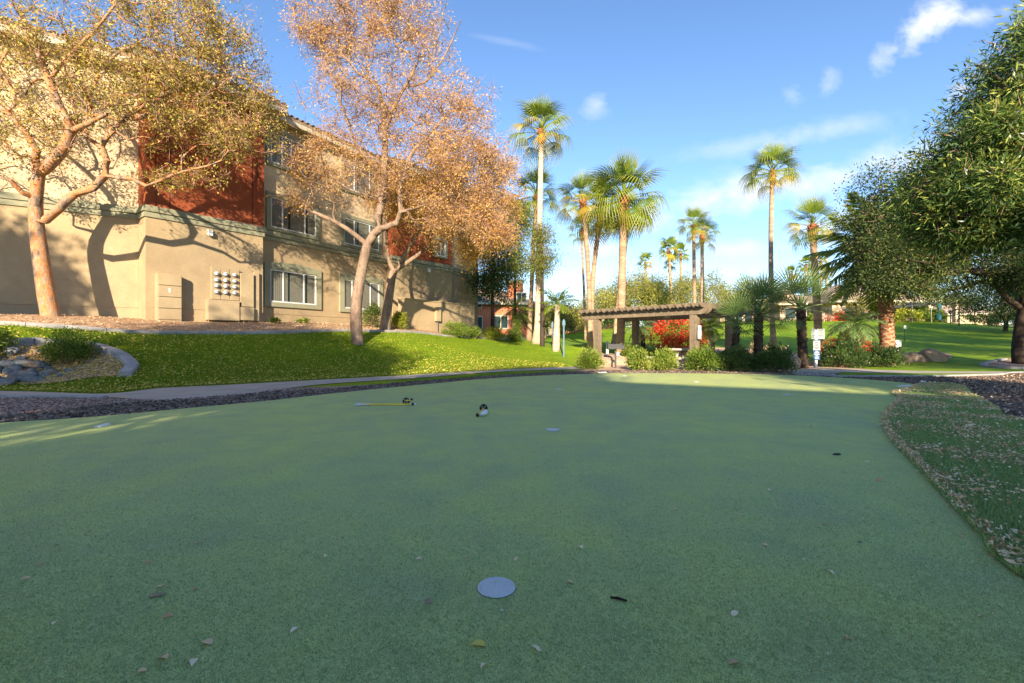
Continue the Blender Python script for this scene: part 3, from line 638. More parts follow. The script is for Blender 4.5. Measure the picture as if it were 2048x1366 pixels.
# T2: central tree
D2t = 18.5
b2 = np.array([W(716, 688, D2t)[0], D2t, 0]); b2[2] = t1(b2[0], b2[1]) - .05
Dd = D2t
limbs = [([b2, W(712, 650, Dd), W(714, 600, Dd), W(723, 545, Dd), W(735, 490, Dd), W(747, 470, Dd)], .245, .185),
         (wp([(735, 488), (716, 474), (695, 458), (671, 444), (645, 432), (622, 422), (598, 400), (570, 390)], Dd), .11, .03),
         (wp([(747, 470), (758, 458), (757, 430), (766, 395), (768, 350), (770, 300), (770, 260), (766, 215), (752, 168), (718, 148), (700, 125), (684, 108), (670, 70)], Dd), .19, .03),
         (wp([(758, 458), (793, 446, 18.3), (802, 424, 18.1), (800, 380, 18), (815, 330, 17.9), (828, 300, 17.8), (863, 264, 17.6), (900, 220, 17.5)], Dd), .13, .03),
         (wp([(770, 262), (795, 200, 18.3), (811, 172, 18.2), (832, 129, 18), (815, 105, 18), (792, 92, 18), (780, 40, 18)], Dd), .09, .025),
         (wp([(811, 172, 18.2), (850, 165, 18), (890, 110, 17.8), (922, 40, 17.6)], Dd), .05, .02),
         (wp([(768, 350), (720, 300, 18.8), (690, 230, 19), (660, 150, 19)], Dd), .07, .025),
         (wp([(800, 424, 18.1), (850, 410, 17.8), (900, 390, 17.6), (960, 380, 17.6)], Dd), .07, .02),
         (wp([(766, 395), (700, 380, 18.2), (650, 340, 18)], Dd), .06, .02)]
ells = [we(720, 50, 18.6, 2.9, 2.6, 2.2, 1.8), we(640, 60, 18.6, 1.2, 1.6, 1.6, .5), we(830, 60, 18.2, 1.7, 2.0, 1.7, .7), we(720, 200, 18.5, 2.4, 2.4, 1.9, 1.4), we(850, 210, 18.2, 2.2, 2.2, 1.8, 1.2), we(930, 250, 17.9, 1.5, 1.6, 2.0, .8),
        we(900, 350, 17.8, 2.3, 2.0, 1.7, 1.3), we(985, 360, 17.8, 1.1, 1.4, 1.5, .6), we(700, 340, 18.2, 2.3, 2.0, 1.5, 1.1), we(620, 330, 18.0, 1.0, 1.2, 1.0, .3), we(800, 330, 18, 2.2, 2.0, 1.5, .9), we(960, 430, 18, 1.2, 1.2, .9, .4), we(590, 400, 18.2, .8, .8, .5, .2), we(730, -60, 18.6, 2.4, 2.2, 1.4, .8), we(1000, 460, 17.8, 1.0, 1.2, 1.1, .5), we(880, 440, 17.9, 1.4, 1.2, .8, .4)]
make_tree('autumn_tree', 'tall tree with dense pinkish orange leaves standing in the lawn before the windows', 'tree', b2, limbs, ells, 2000, 51000, .084, .042, M['leaf_orange'], M['barkgrey'], .16, r_tip=.0075, tmean=.5, tvar=.25, twigs=20000, clump=.7, extra=(M['leaf_amber'], .25), wall=offwall(.4), twiglen=.45)
# T3: behind, at the wall
D3t = 22.0
b3 = np.array([W(770, 650, D3t)[0], D3t, 0]); b3[2] = t1(b3[0], b3[1]) - .05; Dd = D3t
limbs = [([b3, W(773, 630, Dd), W(777, 600, Dd), W(783, 559, Dd), W(787, 543, Dd)], .27, .19),
         (wp([(787, 543), (812, 527), (842, 505), (860, 492), (881, 483), (920, 460)], Dd), .13, .03),
         (wp([(785, 543), (776, 510), (773, 473), (780, 420)], Dd), .11, .04),
         (wp([(795, 538), (817, 497), (828, 480), (837, 461), (850, 400), (870, 340)], Dd), .12, .03)]
ells = [we(860, 420, 21.5, 2.6, 2.0, 1.8, 1.2), we(960, 440, 21.5, 1.9, 1.8, 1.7, 1.0), we(1000, 380, 21.5, 1.1, 1.5, 1.6, .5), we(900, 340, 21.5, 2.4, 2.0, 1.8, 1.0), we(800, 400, 21.5, 1.5, 1.5, 1.4, .5), we(950, 500, 21.2, 1.0, 1.0, .8, .3)]
make_tree('autumn_tree', 'amber-leaved tree with forked pale trunk close to the building wall', 'tree', b3, limbs, ells, 650, 50000, .075, .045, M['leaf_amber'], M['barkgrey'], .2, tmean=.55, tvar=.25, twigs=6000, extra=(M['leaf_orange'], .3), wall=offwall(.3))

# slender green trees beside the end of the building
def column_tree(label, px, D, py_top, py_bot, rx, nl, mat, leaf=.1, wdt=.03, lean=0, bark='barkdark', tm=.5, spread=.22, droop=.2):
    b = ground(px, D); top = W(px + lean, py_top, D); bot = W(px, py_bot, D)
    limbs = [([b, (b + bot)/2, bot, (bot*.4 + top*.6)], .14, .05)]
    zmid = (top[2] + bot[2])/2; hz = (top[2] - bot[2])/2
    el = [(np.array([top[0]*.5+bot[0]*.5, D, zmid + hz*.5]), (rx*.8, rx*.8, hz*.5), 1), (np.array([bot[0], D, zmid - hz*.4]), (rx, rx, hz*.55), 1.2)]
    make_tree('green_tree', label, 'tree', b, limbs, el, 140, nl, leaf, wdt, M[mat], M[bark], spread, droop=droop, tmean=tm, twigs=800)
column_tree('dark green dense tree beside the end of the beige wall', 985, 30, 430, 612, 1.35, 17000, 'leaf_euc', tm=.2, leaf=.15, wdt=.06, spread=.3)
column_tree('loose yellow-green tree between autumn tree and tallest palm', 1030, 33, 395, 580, 1.5, 14000, 'leaf_euc', tm=.65, leaf=.15, wdt=.06, spread=.3)
column_tree('light leafy young tree tangled around the tallest palm trunk', 1085, 28, 440, 545, 1.0, 5500, 'leaf_euc', tm=.75, leaf=.12, wdt=.05)

# ------------------------------------------------------------------ palms
def fan_mesh(name, droop, spread=100, nseg=26, pet=.75, tipdroop=.5, mat='frond', tint=0, seed=0, slim=1):
    r = np.random.default_rng(seed); mb = MB(); 
    # petiole
    N_ = 5; pp = [(pet*i/N_, 0, -.03*(i/N_)**2) for i in range(N_+1)]
    mb.tube(pp, [.028 - .012*i/N_ for i in range(N_+1)], 4, False)
    ox, oz = pet, -.03; da = 2*spread/nseg; tones = [.6]*len(mb.f)
    for i in range(nseg):
        a = R(-spread + da*(i+.5)); L_ = (1.0 - .28*(abs(a)/R(spread))**2)*(1 + r.uniform(-.07, .07)); h = math.tan(R(da)/2)*1.02
        fold = .04*(1 if i % 2 else -1)
        def P(rad_, w_): 
            dz = -droop*rad_**2 - tipdroop*max(0, rad_ - .5)**1.6*1.6
            sh = 1 - .35*tipdroop*max(0, rad_ - .5)
            x = math.cos(a)*rad_*sh*L_ - math.sin(a)*w_; y = math.sin(a)*rad_*sh*L_ + math.cos(a)*w_
            return (ox + x, y, oz + dz*L_ + fold*abs(w_)*6)
        rs = [.04, .3, .52, .74, 1.0]; ws = [.04*h, .3*h*max(slim, .7), .42*h*slim, .24*h*slim, 0]
        tj = r.uniform(-.1, .1)
        vs = []
        for q, ww in zip(rs[:-1], ws[:-1]): vs += [P(q, -ww), P(q, ww)]
        vs.append(P(rs[-1], 0))
        mb.add(vs, [(0, 2, 3, 1), (2, 4, 5, 3), (4, 6, 7, 5), (6, 8, 7)]); tones += [.35+tj, .45+tj, .65+tj, .9+tj]
    me = mb.mesh(name, M[mat]); at = me.attributes.new('tone', 'FLOAT', 'FACE'); at.data.foreach_set('value', [float(np.clip(t + tint, 0, 1)) for t in tones]); return me
def pinnate_mesh(name, arch=.6, n=26, lw=.03, ll=.34, mat='frond', seed=0):
    r = np.random.default_rng(seed); mb = MB(); pts = []
    for i in range(9):
        s = i/8; pts.append((s*1.0*math.cos(arch*s*.8), 0, .35*math.sin(math.pi*.5*s)*0 + s*.12 - arch*s*s*.75))
    mb.tube(pts, [.014*(1-.8*i/8) + .002 for i in range(9)], 4, False); tones = [.5]*len(mb.f)
    P = [np.array(p) for p in pts]
    for i in range(n):
        s = .16 + .84*i/n; k = min(7, int(s*8)); f = s*8 - k; p = P[k]*(1-f) + P[k+1]*f; t = P[k+1]-P[k]; t = t/np.linalg.norm(t)
        for sg in (-1, 1):
            L_ = ll*(math.sin(math.pi*(.15+.8*s)))*(1+r.uniform(-.1, .1)); d = np.array([0, sg, 0])*.8 + t*.6 + np.array([0, 0, r.uniform(-.25, .15)]); d /= np.linalg.norm(d)
            m = p + d*L_*.5 - np.array([0, 0, .02]); e = p + d*L_ - np.array([0, 0, .30*L_]); wv = t*lw*.5
            mb.add([p - wv*.5, p + wv*.5, m + wv, m - wv, e], [(0, 1, 2, 3), (3, 2, 4)]); tj = r.uniform(-.15, .15); tones += [.45+tj, .7+tj]
    me = mb.mesh(name, M[mat]); at = me.attributes.new('tone', 'FLOAT', 'FACE'); at.data.foreach_set('value', [float(np.clip(t, 0, 1)) for t in tones]); return me
FAN_UP = [fan_mesh('frond_young', .05, 62, 18, .55, .12, seed=i, slim=.68) for i in range(2)]
FAN_MID = [fan_mesh('frond', .18, 95, 22, .85, .5, seed=5+i, slim=.68) for i in range(3)]
FAN_DROOP = [fan_mesh('frond_drooping', .35, 100, 22, .95, 1.0, seed=9+i, slim=.68) for i in range(3)]
FAN_YEL = [fan_mesh('frond_yellow', .4, 85, 22, .8, .9, 'frondyellow', seed=14+i, slim=.68) for i in range(2)]
FAN_FAR = [fan_mesh('frond_far', .3, 100, 12, .6, .8, seed=20+i) for i in range(2)]
FAN_FARY = [fan_mesh('frond_far_yellow', .5, 95, 12, .6, .9, 'frondyellow', seed=23)]
FAN_STIFF = [fan_mesh('frond_stiff', .02, 85, 17, .75, .08, 'frondblue', seed=30+i, slim=.55) for i in range(3)]
PIN = [pinnate_mesh('frond_feather', .55, seed=40), pinnate_mesh('frond_feather', .8, seed=41)]
PIND = [pinnate_mesh('frond_feather', .7, 30, .03, .3, 'frondblue', seed=42), pinnate_mesh('frond_feather', 1.0, 30, .03, .3, 'frondblue', seed=43)]
PINB = [pinnate_mesh('frond_feather', .35, 34, .035, .30, 'frond', seed=44)]
def frond_at(root, me, loc, az, el, sc, roll=0):
    o = link('frond', me, root, loc); o.rotation_euler = (Matrix.Rotation(az, 4, 'Z') @ Matrix.Rotation(-el, 4, 'Y') @ Matrix.Rotation(roll, 4, 'X')).to_euler(); o.scale = (sc, sc, sc)
    return o
def palm(label, pxb, D, pxt, pyt, rad, n=26, rb=.22, rt=.15, bark='palmbark', far=False, zb=None, lean=0, flare=1.5, yel=.22, group='fan palms', skirt=0, bootlen=.9, bend=0, elr=118):
    b = ground(pxb, D); b[2] -= .06
    top = W(pxt, pyt, D); root = empty('fan_palm', b, label=label, cat='palm tree', group=None)
    t = top - b; k = 14; pts = []; rs = []
    for i in range(k+1):
        s = i/k; pts.append(t*s + np.array([math.sin(s*math.pi)*bend, 0, 0])); rs.append((rb*(1-s) + rt*s)*(1 + (flare-1)*max(0, 1-s*9)**2)*(1+.03*math.sin(i*2.1)))
    mb = MB().tube(pts, rs, 10 if not far else 6, True, jit=.02); mb.build('trunk', M[bark], root, smooth=True)
    # brown boots under the crown
    mb = MB(); u = t/np.linalg.norm(t); r0 = random.random()*6
    nb = 6 if far else 22
    for i in range(nb):
        s = i/nb; a = r0 + i*2.4; p = t - u*bootlen*(1-s); rr_ = rt*(1.15+.35*s)
        q = p + np.array([math.cos(a)*rr_, math.sin(a)*rr_, 0]); e = q + np.array([math.cos(a)*.10, math.sin(a)*.10, .20]); sd_ = np.array([-math.sin(a), math.cos(a), 0])*.06
        mb.add([q-sd_*1.5, q+sd_*1.5, e+sd_*.6, e-sd_*.6, p], [(0, 1, 2, 3), (0, 4, 1), (3, 2, 4), (0, 3, 4), (1, 4, 2)])
    mb.tube([t-u*bootlen, t-u*bootlen*.4, t+u*.1], [rt*1.1, rt*1.45, rt*1.2], 8)
    mb.build('boot_collar', M['boot'], root)['kind'] = 'stuff'
    for i in range(n):
        s = i/(n-1); az = i*2.39996 + random.uniform(-.25, .25); el = R(90 - elr*s**.95 + random.uniform(-10, 10))
        if far: me = random.choice(FAN_FARY if (s > .55 and random.random() < .35) else FAN_FAR)
        elif s < .3: me = random.choice(FAN_UP)
        elif s < .55: me = random.choice(FAN_MID)
        elif random.random() < yel*1.5 and s > .5: me = random.choice(FAN_YEL)
        else: me = random.choice(FAN_DROOP)
        frond_at(root, me, t + u*(.25 - .45*s), az, el, rad/1.5*random.uniform(.85, 1.12)*(1 + .12*(s < .3)), random.uniform(-1.5, 1.5) if s < .3 else random.uniform(-.6, .6))
    return root
palm('tallest fan palm with a pale trunk beside the orange autumn tree', 1074, 30, 1083, 262, 2.0, 30, .20, .17, 'palmpale', flare=2.1, yel=.3)
palm('dark fan palm half hidden behind the tallest palm', 1058, 35, 1072, 392, 1.9, 24, .18, .15, yel=.1)
palm('left one of the two slim fan palms left of the pergola', 1181, 27, 1166, 402, 1.55, 26, .16, .13, bend=.1)
palm('fan palm with drooping skirt just left of the fullest palm', 1182, 28.5, 1203, 420, 1.9, 30, .17, .14, yel=.25, bend=-.2, elr=138)
palm('fullest fan palm rising behind the left end of the pergola', 1240, 25.5, 1248, 395, 2.05, 40, .24, .19, 'palmbark', yel=.2, bootlen=1.6, elr=135)
palm('slim orange-trunked fan palm close against the fullest palm', 1228, 29, 1256, 432, 1.3, 20, .19, .15, yel=.2)
palm('small dark fan palm crown below the drooping palms', 1172, 40, 1163, 462, 1.15, 16, .12, .1, yel=0)
palm('lone tall fan palm on a thin trunk right of the pergola', 1547, 31, 1545, 345, 1.75, 34, .17, .13, yel=.3, bend=-.15)
palm('fan palm with yellowing fronds left of the thick trunked palm', 1639, 26.5, 1625, 452, 1.5, 26, .22, .17, yel=.35)
palm('left of the two twin palms above the pergola roof', 1390, 44, 1387, 452, 1.7, 22, .18, .15, yel=.2)
palm('right of the two twin palms above the pergola roof', 1405, 43, 1404, 470, 1.7, 22, .18, .15, yel=.4)
palm('leaning yellowish palm left of the twin palms', 1347, 60, 1337, 500, 1.7, 16, .2, .16, far=True)
palm('short palm crown tucked between yellowish and twin palms', 1364, 66, 1361, 508, 1.6, 14, .2, .16, far=True)
palm('distant palm above the pale green trees left of the yellowish palm', 1292, 75, 1291, 525, 1.6, 14, .2, .16, far=True)
palm('small low palm crown under the leaning yellowish palm', 1342, 70, 1340, 530, 1.3, 12, .2, .16, far=True)
for i, (px, py, r_, l) in enumerate([(1583, 548, 1.2, 'leftmost small dark palm of the distant group behind the clubhouse roof'), (1611, 530, 1.5, 'second distant palm from the left behind the clubhouse roof'),
                                     (1628, 545, 1.3, 'middle distant palm behind the yellowing fan palm trunk'), (1641, 522, 1.6, 'tallest distant palm of the group behind the clubhouse roof'), (1652, 548, 1.4, 'rightmost distant palm of the group behind the clubhouse roof')]):
    palm(l, px + 3, 72 + i*2, px, py, r_, 14, .2, .16, far=True)
palm('distant palm seen through the dark tree canopy', 1847, 70, 1845, 560, 1.4, 12, .2, .16, far=True)

def short_palm(label, cat, name, pxb, D, pxt, pyt, rad, n, meshes, rb, rt, bark, elo=-30, ehi=85, boots=40, bootmat='bootdark', zb=0, cmat=None):
    b = ground(pxb, D); b[2] -= .05; top = W(pxt, pyt, D); t = top - b
    root = empty(name, b, label=label, cat=cat)
    MB().tube([t*s for s in np.linspace(0, 1, 9)], [rb + (rt-rb)*s for s in np.linspace(0, 1, 9)], 10, jit=.06).build('trunk', M[bark], root, smooth=True)
    if boots:
        mb = MB(); H = np.linalg.norm(t)
        for i in range(boots):
            s = (i+.5)/boots; a = i*2.4; p = t*s; r_ = rb + (rt-rb)*s; q = p + np.array([math.cos(a)*r_*.9, math.sin(a)*r_*.9, 0]); e = q + np.array([math.cos(a)*.07, math.sin(a)*.07, .10]); sd_ = np.array([-math.sin(a), math.cos(a), 0])*r_*.45
            mb.add([q-sd_, q+sd_, e+sd_*.5, e-sd_*.5, q - np.array([0, 0, .06])], [(0, 1, 2, 3), (0, 4, 1), (3, 2, 4), (0, 3, 4), (1, 4, 2)])
        mb.build('boot_stubs', M[bootmat], root)['kind'] = 'stuff'
    for i in range(n):
        s = i/(n-1); az = i*2.39996 + random.uniform(-.2, .2); el = R(ehi + (elo-ehi)*s + random.uniform(-6, 6))
        frond_at(root, random.choice(meshes), t + np.array([0, 0, .05]), az, el, rad*random.uniform(.88, 1.1), random.uniform(-.3, .3))
    return root
FS = FAN_STIFF
short_palm('small blue-green fan palm partly behind the pergola right end', 'palm tree', 'mediterranean_palm', 1466, 17.6, 1474, 652, .85, 18, FS, .15, .12, 'barkdark', -25)
short_palm('middle blue-green fan palm with the bushiest crown right of the pergola', 'palm tree', 'mediterranean_palm', 1516, 18.0, 1517, 632, 1.1, 22, FS, .17, .16, 'barkdark', -25, boots=50)
short_palm('blue-green fan palm with bare tapering trunk left of the white signs', 'palm tree', 'mediterranean_palm', 1607, 18.6, 1601, 620, 1.12, 20, FS, .16, .17, 'barkdark', -15, boots=70)
short_palm('young feather palm with pale smooth trunk on the far lawn left of the pergola', 'palm tree', 'queen_palm', 1112, 26.5, 1115, 610, 1.35, 14, PIN, .24, .13, 'palmpale', -10, 80, boots=0)
short_palm('low feather palm with drooping fronds behind the hedge by the building end', 'palm tree', 'queen_palm', 1026, 33, 1028, 622, 1.6, 12, PIN, .14, .1, 'palmbark', -45, 70, boots=0)
short_palm('arching feather palm standing in the red bougainvillea', 'palm tree', 'pygmy_palm', 1722, 20.5, 1709, 652, 1.25, 26, PIND, .12, .10, 'barkdark', -30, 70, boots=20)
short_palm('small yellow-green palm behind the pergola seen right of its front post', 'palm tree', 'pygmy_palm', 1428, 24, 1420, 655, 1.0, 20, PIN, .14, .12, 'palmbark', -30, 70, boots=20)
short_palm('bluish feather palm seen between the pergola posts', 'palm tree', 'pygmy_palm', 1287, 29, 1284, 655, 1.4, 20, PIND, .14, .12, 'barkdark', -30, 70, boots=20, )
short_palm('thick date palm with diamond-patterned trunk in front of the clubhouse', 'palm tree', 'date_palm', 1776, 21.5, 1768, 505, 3.1, 46, PINB, .29, .27, 'palmbark', -50, 75, boots=190, bootmat='boot')

# ------------------------------------------------------------------ shrubs
def shrub(name, label, b, rx, h, nl, leafm, leaf=.07, wd=.025, ry=None, cat='shrub', group=None, flowers=None, fl_frac=.1, stems=8, upright=.3, tmean=.5, low=.12, fsize=.05):
    b = np.array(b, float); ry = ry or rx; root = empty(name, b, label=label, cat=cat, group=group)
    mb = MB(); ends = []
    nb = max(24, int(nl/90))
    d = unit(rng.normal(size=(nb, 3))); d[:, 2] = np.abs(d[:, 2]); rr_ = rng.random(nb)**.35
    cl = np.stack([d[:, 0]*rx*.86*rr_, d[:, 1]*ry*.86*rr_, h*.14 + d[:, 2]*h*.76*rr_], 1); cl[:, 2] = np.maximum(cl[:, 2], low)
    for i in range(min(nb, stems*3)):
        e = cl[i]; mb.tube([(e[0]*.08, e[1]*.08, -.05), (e[0]*.45, e[1]*.45, e[2]*.55), tuple(e)], [.012, .008, .003], 4, False)
    mb.build('stems', M['twig'], root)
    pick = rng.integers(0, nb, nl); ct = rng.normal(tmean, .2, nb); sp = .16*max(rx, h)*.9
    c = cl[pick] + rng.normal(0, sp*.62, (nl, 3)); c[:, 2] = np.maximum(c[:, 2], .02)
    dd = (c - cl[pick])*1.0 + np.array([0, 0, 1])*upright*sp + c*.1; dd += rng.normal(0, sp*.3, (nl, 3))
    leaf_mesh('foliage', c, dd, leaf*(.6+.8*rng.random(nl)), wd, leafm, root, ct[pick] + rng.normal(0, .18, nl), fold=.15)
    if flowers:
        n2 = int(nl*fl_frac); k = rng.integers(0, nb, n2); nrm = unit(cl[k] - np.array([0, 0, h*.4])); c = cl[k] + nrm*sp*.9 + rng.normal(0, sp*.6, (n2, 3)); c[:, 2] = np.maximum(c[:, 2], .05)
        leaf_mesh('flowers', c, rng.normal(size=(n2, 3)), fsize, fsize*.8, flowers, root)['kind'] = 'stuff'
    return root
S = shrub
S('oleander_shrub', 'loose green shrub growing in the river rock planter', hit(138, 727, 8) , .62, .95, 6500, M['leaf_bush'], .055, .026, tmean=.3, stems=14)
S('oleander_shrub', 'green shrub cut by the left picture edge behind the planter', ground(-28, 11.2), .55, .85, 4000, M['leaf_bush'], .055, .026, tmean=.3)
for px, D, rx, h, nl, m, l in [(745, 22.2, .55, 1.15, 2600, 'leaf_euc', 'thin dark leafy shrub under the ground floor window behind the trunk'),
                               (798, 23.5, .45, 1.0, 3000, 'leaf_bushyellow', 'upright yellow-green shrub between the tree trunk and the low wall'),
                               (548, 19.0, .25, .28, 500, 'leaf_euc', 'tiny sparse shrub below the first ground floor window'),
                               (608, 20.2, .28, .25, 500, 'leaf_bush', 'second tiny shrub below the first ground floor window'),
                               (912, 26.5, .95, .95, 5200, 'leaf_bush', 'rounded hedge shrub before the low tan wall'),
                               (950, 27.8, .5, .75, 2200, 'leaf_bush', 'small hedge shrub between the two larger hedge shrubs'),
                               (987, 29.5, .95, .95, 4500, 'leaf_bushyellow', 'sunlit hedge shrub at the end of the building'),
                               (1027, 31.5, .75, .95, 3600, 'leaf_bush', 'last hedge shrub of the row near the tallest palm')]:
    S('hedge_shrub', l, ground(px, D), rx, h, nl, M[m], .08, .035)
fb = [(1181, 18.3, .46, .78, 4200, 'leaf_bush', .62, 'rounded sunlit shrub left of the barbecue grill at the pergola', None),
      (1279, 17.3, .44, .78, 3600, 'leaf_bush', .6, 'sunlit oleander shrub right of the barbecue grill', 'petal_pink'),
      (1330, 17.3, .47, .80, 3800, 'leaf_bush', .6, 'sunlit oleander shrub in front of the concrete table', None),
      (1409, 17.0, .62, .92, 4600, 'leaf_bush', .4, 'large shrub in front of the right pergola post', None),
      (1473, 16.7, .62, .88, 4600, 'leaf_bushdark', .6, 'dark green shrub at the foot of the small blue-green palm', None),
      (1549, 16.3, .60, .95, 4800, 'leaf_bushdark', .55, 'dark green shrub at the right end of the border by the walkway', None),
      (1684, 19.3, .85, 1.15, 6500, 'leaf_bushdark', .35, 'big dark oleander shrub right of the white signs', 'petal_pink'),
      (1765, 19.6, .68, .95, 5000, 'leaf_bushdark', .3, 'dark oleander shrub at the foot of the thick date palm', 'petal_pink'),
      (1258, 23.5, .42, 1.05, 2400, 'leaf_bush', .4, 'shaded shrub inside the pergola beside the left back post', 'petal_pink'),
      (1470, 21.5, .75, .9, 3500, 'leaf_bush', .5, 'green shrub behind the pergola right back post', None)]
for px, D, rx, h, nl, m, tm, l, flw in fb:
    S('oleander_shrub', l, ground(px, D), rx*1.1, h*1.05, int(nl*1.25), M[m], .10, .034, tmean=tm, flowers=M[flw] if flw else None, fl_frac=.02, upright=.8)
S('bougainvillea', 'bright red bougainvillea filling the view through the pergola', ground(1356, 27.3), 1.5, 2.3, 5600, M['leaf_bush'], .07, .05, cat='flowering shrub', flowers=M['petal_red'], fl_frac=.75, fsize=.10)
S('bougainvillea', 'red bougainvillea spreading behind the dark oleander on the island', ground(1695, 21.2), 1.25, 1.55, 3000, M['leaf_euc'], .07, .05, cat='flowering shrub', flowers=M['petal_red'], fl_frac=.8, fsize=.085)
S('lantana_shrub', 'low pink flowered shrub at the foot of the red bougainvillea', ground(1335, 23.2), .65, .62, 1800, M['leaf_bush'], .05, .03, cat='flowering shrub', flowers=M['petal_pink'], fl_frac=.9, fsize=.06)
S('lantana_shrub', 'low pink flowered shrub between the two blue-green palms', ground(1530, 24), 1.0, 1.0, 2400, M['leaf_bush'], .05, .03, cat='flowering shrub', flowers=M['petal_pink'], fl_frac=.5, fsize=.06)
for px, D, rx, h, m, l in [(1800, 55, 2.2, 1.9, 'leaf_bushyellow', 'yellow-green shrub in front of the shade shelter'), (1835, 56, 2.0, 2.0, 'leaf_bush', 'green flowering shrub under the shade shelter'), (1868, 56, 1.3, 1.5, 'leaf_bush', 'green shrub beside the teal dog waste station'),
                           (1975, 56, 3.0, 2.3, 'leaf_bushdark', 'dark hedge in front of the tan roofed house'), (2040, 52, 3.0, 2.2, 'leaf_bushdark', 'dark hedge at the right edge of the hilltop'), (1622, 58, .6, .8, 'leaf_bush', 'low green plant by the iron fence'), (1652, 57, .7, .9, 'petal_pink', 'pink flowering shrub in front of the stone wall'), (1682, 57.5, .9, 1.0, 'petal_red', 'orange red flowering shrub in front of the clubhouse')]:
    S('hilltop_shrub', l, ground(px, D), rx, h, 1500, M[m], .22, .14)
for px, D, rx, h, l in [(1120, 60, 4, 2.0, 'dark clipped hedge before the far red building'), (1200, 58, 4, 1.6, 'dark clipped hedge right of the far flagpole posts'), (1240, 60, 3, 2.4, 'low dark shrub mass on the far ridge left of the pergola')]:
    S('far_hedge', l, ground(px, D), rx, h, 1600, M['leaf_bushdark'], .25, .15, ry=1.2)

# ------------------------------------------------------------------ background trees
def bgtree(label, px, D, pytop, rx, nl, m, tm=.5, leaf=.22, wd=.07, ry=None, bark='barkgrey', trunkh=.35, group=None, name='desert_tree', spread=.42, nt=110, droop=.2):
    nl = int(nl*1.15); leaf *= 1.2; wd *= 1.2
    b = ground(px, D); top = CAMZ + (683 - pytop)/F*D; H = top - b[2]; c = b + np.array([0, 0, H*.62]); ry = ry or rx
    limbs = [([b, b + np.array([.1, 0, H*.2]), b + np.array([-.1, .1, H*.4]), b + np.array([.2, 0, H*.6])], .2, .08), ([b + np.array([.1, 0, H*.2]), b + np.array([rx*.3, 0, H*.45])], .12, .05), ([b + np.array([0, 0, H*.2]), b + np.array([-rx*.35, 0, H*.45])], .12, .05)]
    el = [(c, (rx, ry, H*.36), 1.2), (c + np.array([rx*.45, 0, -H*.08]), (rx*.6, ry*.8, H*.27), .6), (c + np.array([-rx*.45, .3, -H*.1]), (rx*.6, ry*.8, H*.25), .6), (c + np.array([rx*.05, 0, H*.14]), (rx*.5, ry*.5, H*.22), .5)]
    return make_tree(name, label, 'tree', b, limbs, el, nt, nl, leaf, wd, M[m], M[bark], spread, tmean=tm, droop=droop, twigs=500, r_tip=.015, twiglen=.9)
bgtree('pale yellow-green palo verde directly above the pergola left half', 1262, 56, 538, 4.8, 11000, 'leaf_verde', .5)
bgtree('light green weeping tree left of the palo verde', 1212, 62, 572, 3.6, 8000, 'leaf_verde', .35)
bgtree('golden green tree above the middle of the pergola', 1320, 60, 550, 4.4, 9000, 'leaf_verde', .45)
bgtree('wide pale tree behind the twin palms', 1395, 62, 540, 5.0, 10000, 'leaf_verde', .3)
bgtree('olive green tree crown right of the pergola roof', 1505, 66, 552, 4.6, 9000, 'leaf_verde', .25)
bgtree('small olive tree behind the lone tall palm', 1560, 70, 590, 3.0, 5000, 'leaf_verde', .3)
bgtree('dark leafed tree with pale forked trunk behind the young feather palm', 1088, 44, 598, 2.2, 7000, 'leaf_euc', .45, .16, .06)
bgtree('low olive tree left of the pergola near the far red building', 1150, 52, 612, 2.6, 6000, 'leaf_verde', .2, .18, .07)
bgtree('rounded green tree behind the blue posts', 1125, 56, 605, 2.6, 6000, 'leaf_verde', .05, .18, .07)
bgtree('slim tree behind the far hedge left of the pergola', 1170, 58, 618, 1.8, 3000, 'leaf_verde', .35, .18, .07)
bgtree('pale yellow tree above the shade shelter', 1800, 85, 575, 4.5, 7000, 'leaf_verde', .6)
bgtree('yellow-green tree behind the clubhouse roof', 1700, 90, 570, 4.5, 6000, 'leaf_verde', .45)
bgtree('pale tree beside the teal dog waste station', 1888, 80, 585, 3.4, 6000, 'leaf_verde', .3)
bgtree('grey-green tree left of the tan roofed house', 1925, 95, 588, 3.5, 5000, 'leaf_verde', .15)
bgtree('tall yellow-green tree behind the tan roofed house', 1850, 95, 582, 5, 6000, 'leaf_verde', .5)
bgtree('blue-green pine on the right hilltop', 2010, 44, 555, 3.6, 9000, 'leaf_euc', .3, .2, .05, bark='barkdark')
bgtree('dark pine at the right edge of the hilltop', 2075, 40, 540, 3.2, 7000, 'leaf_euc', .15, .2, .05, bark='barkdark')
bgtree('green tree filling the gap behind the date palm trunk', 1745, 60, 590, 3, 4000, 'leaf_verde', .4)

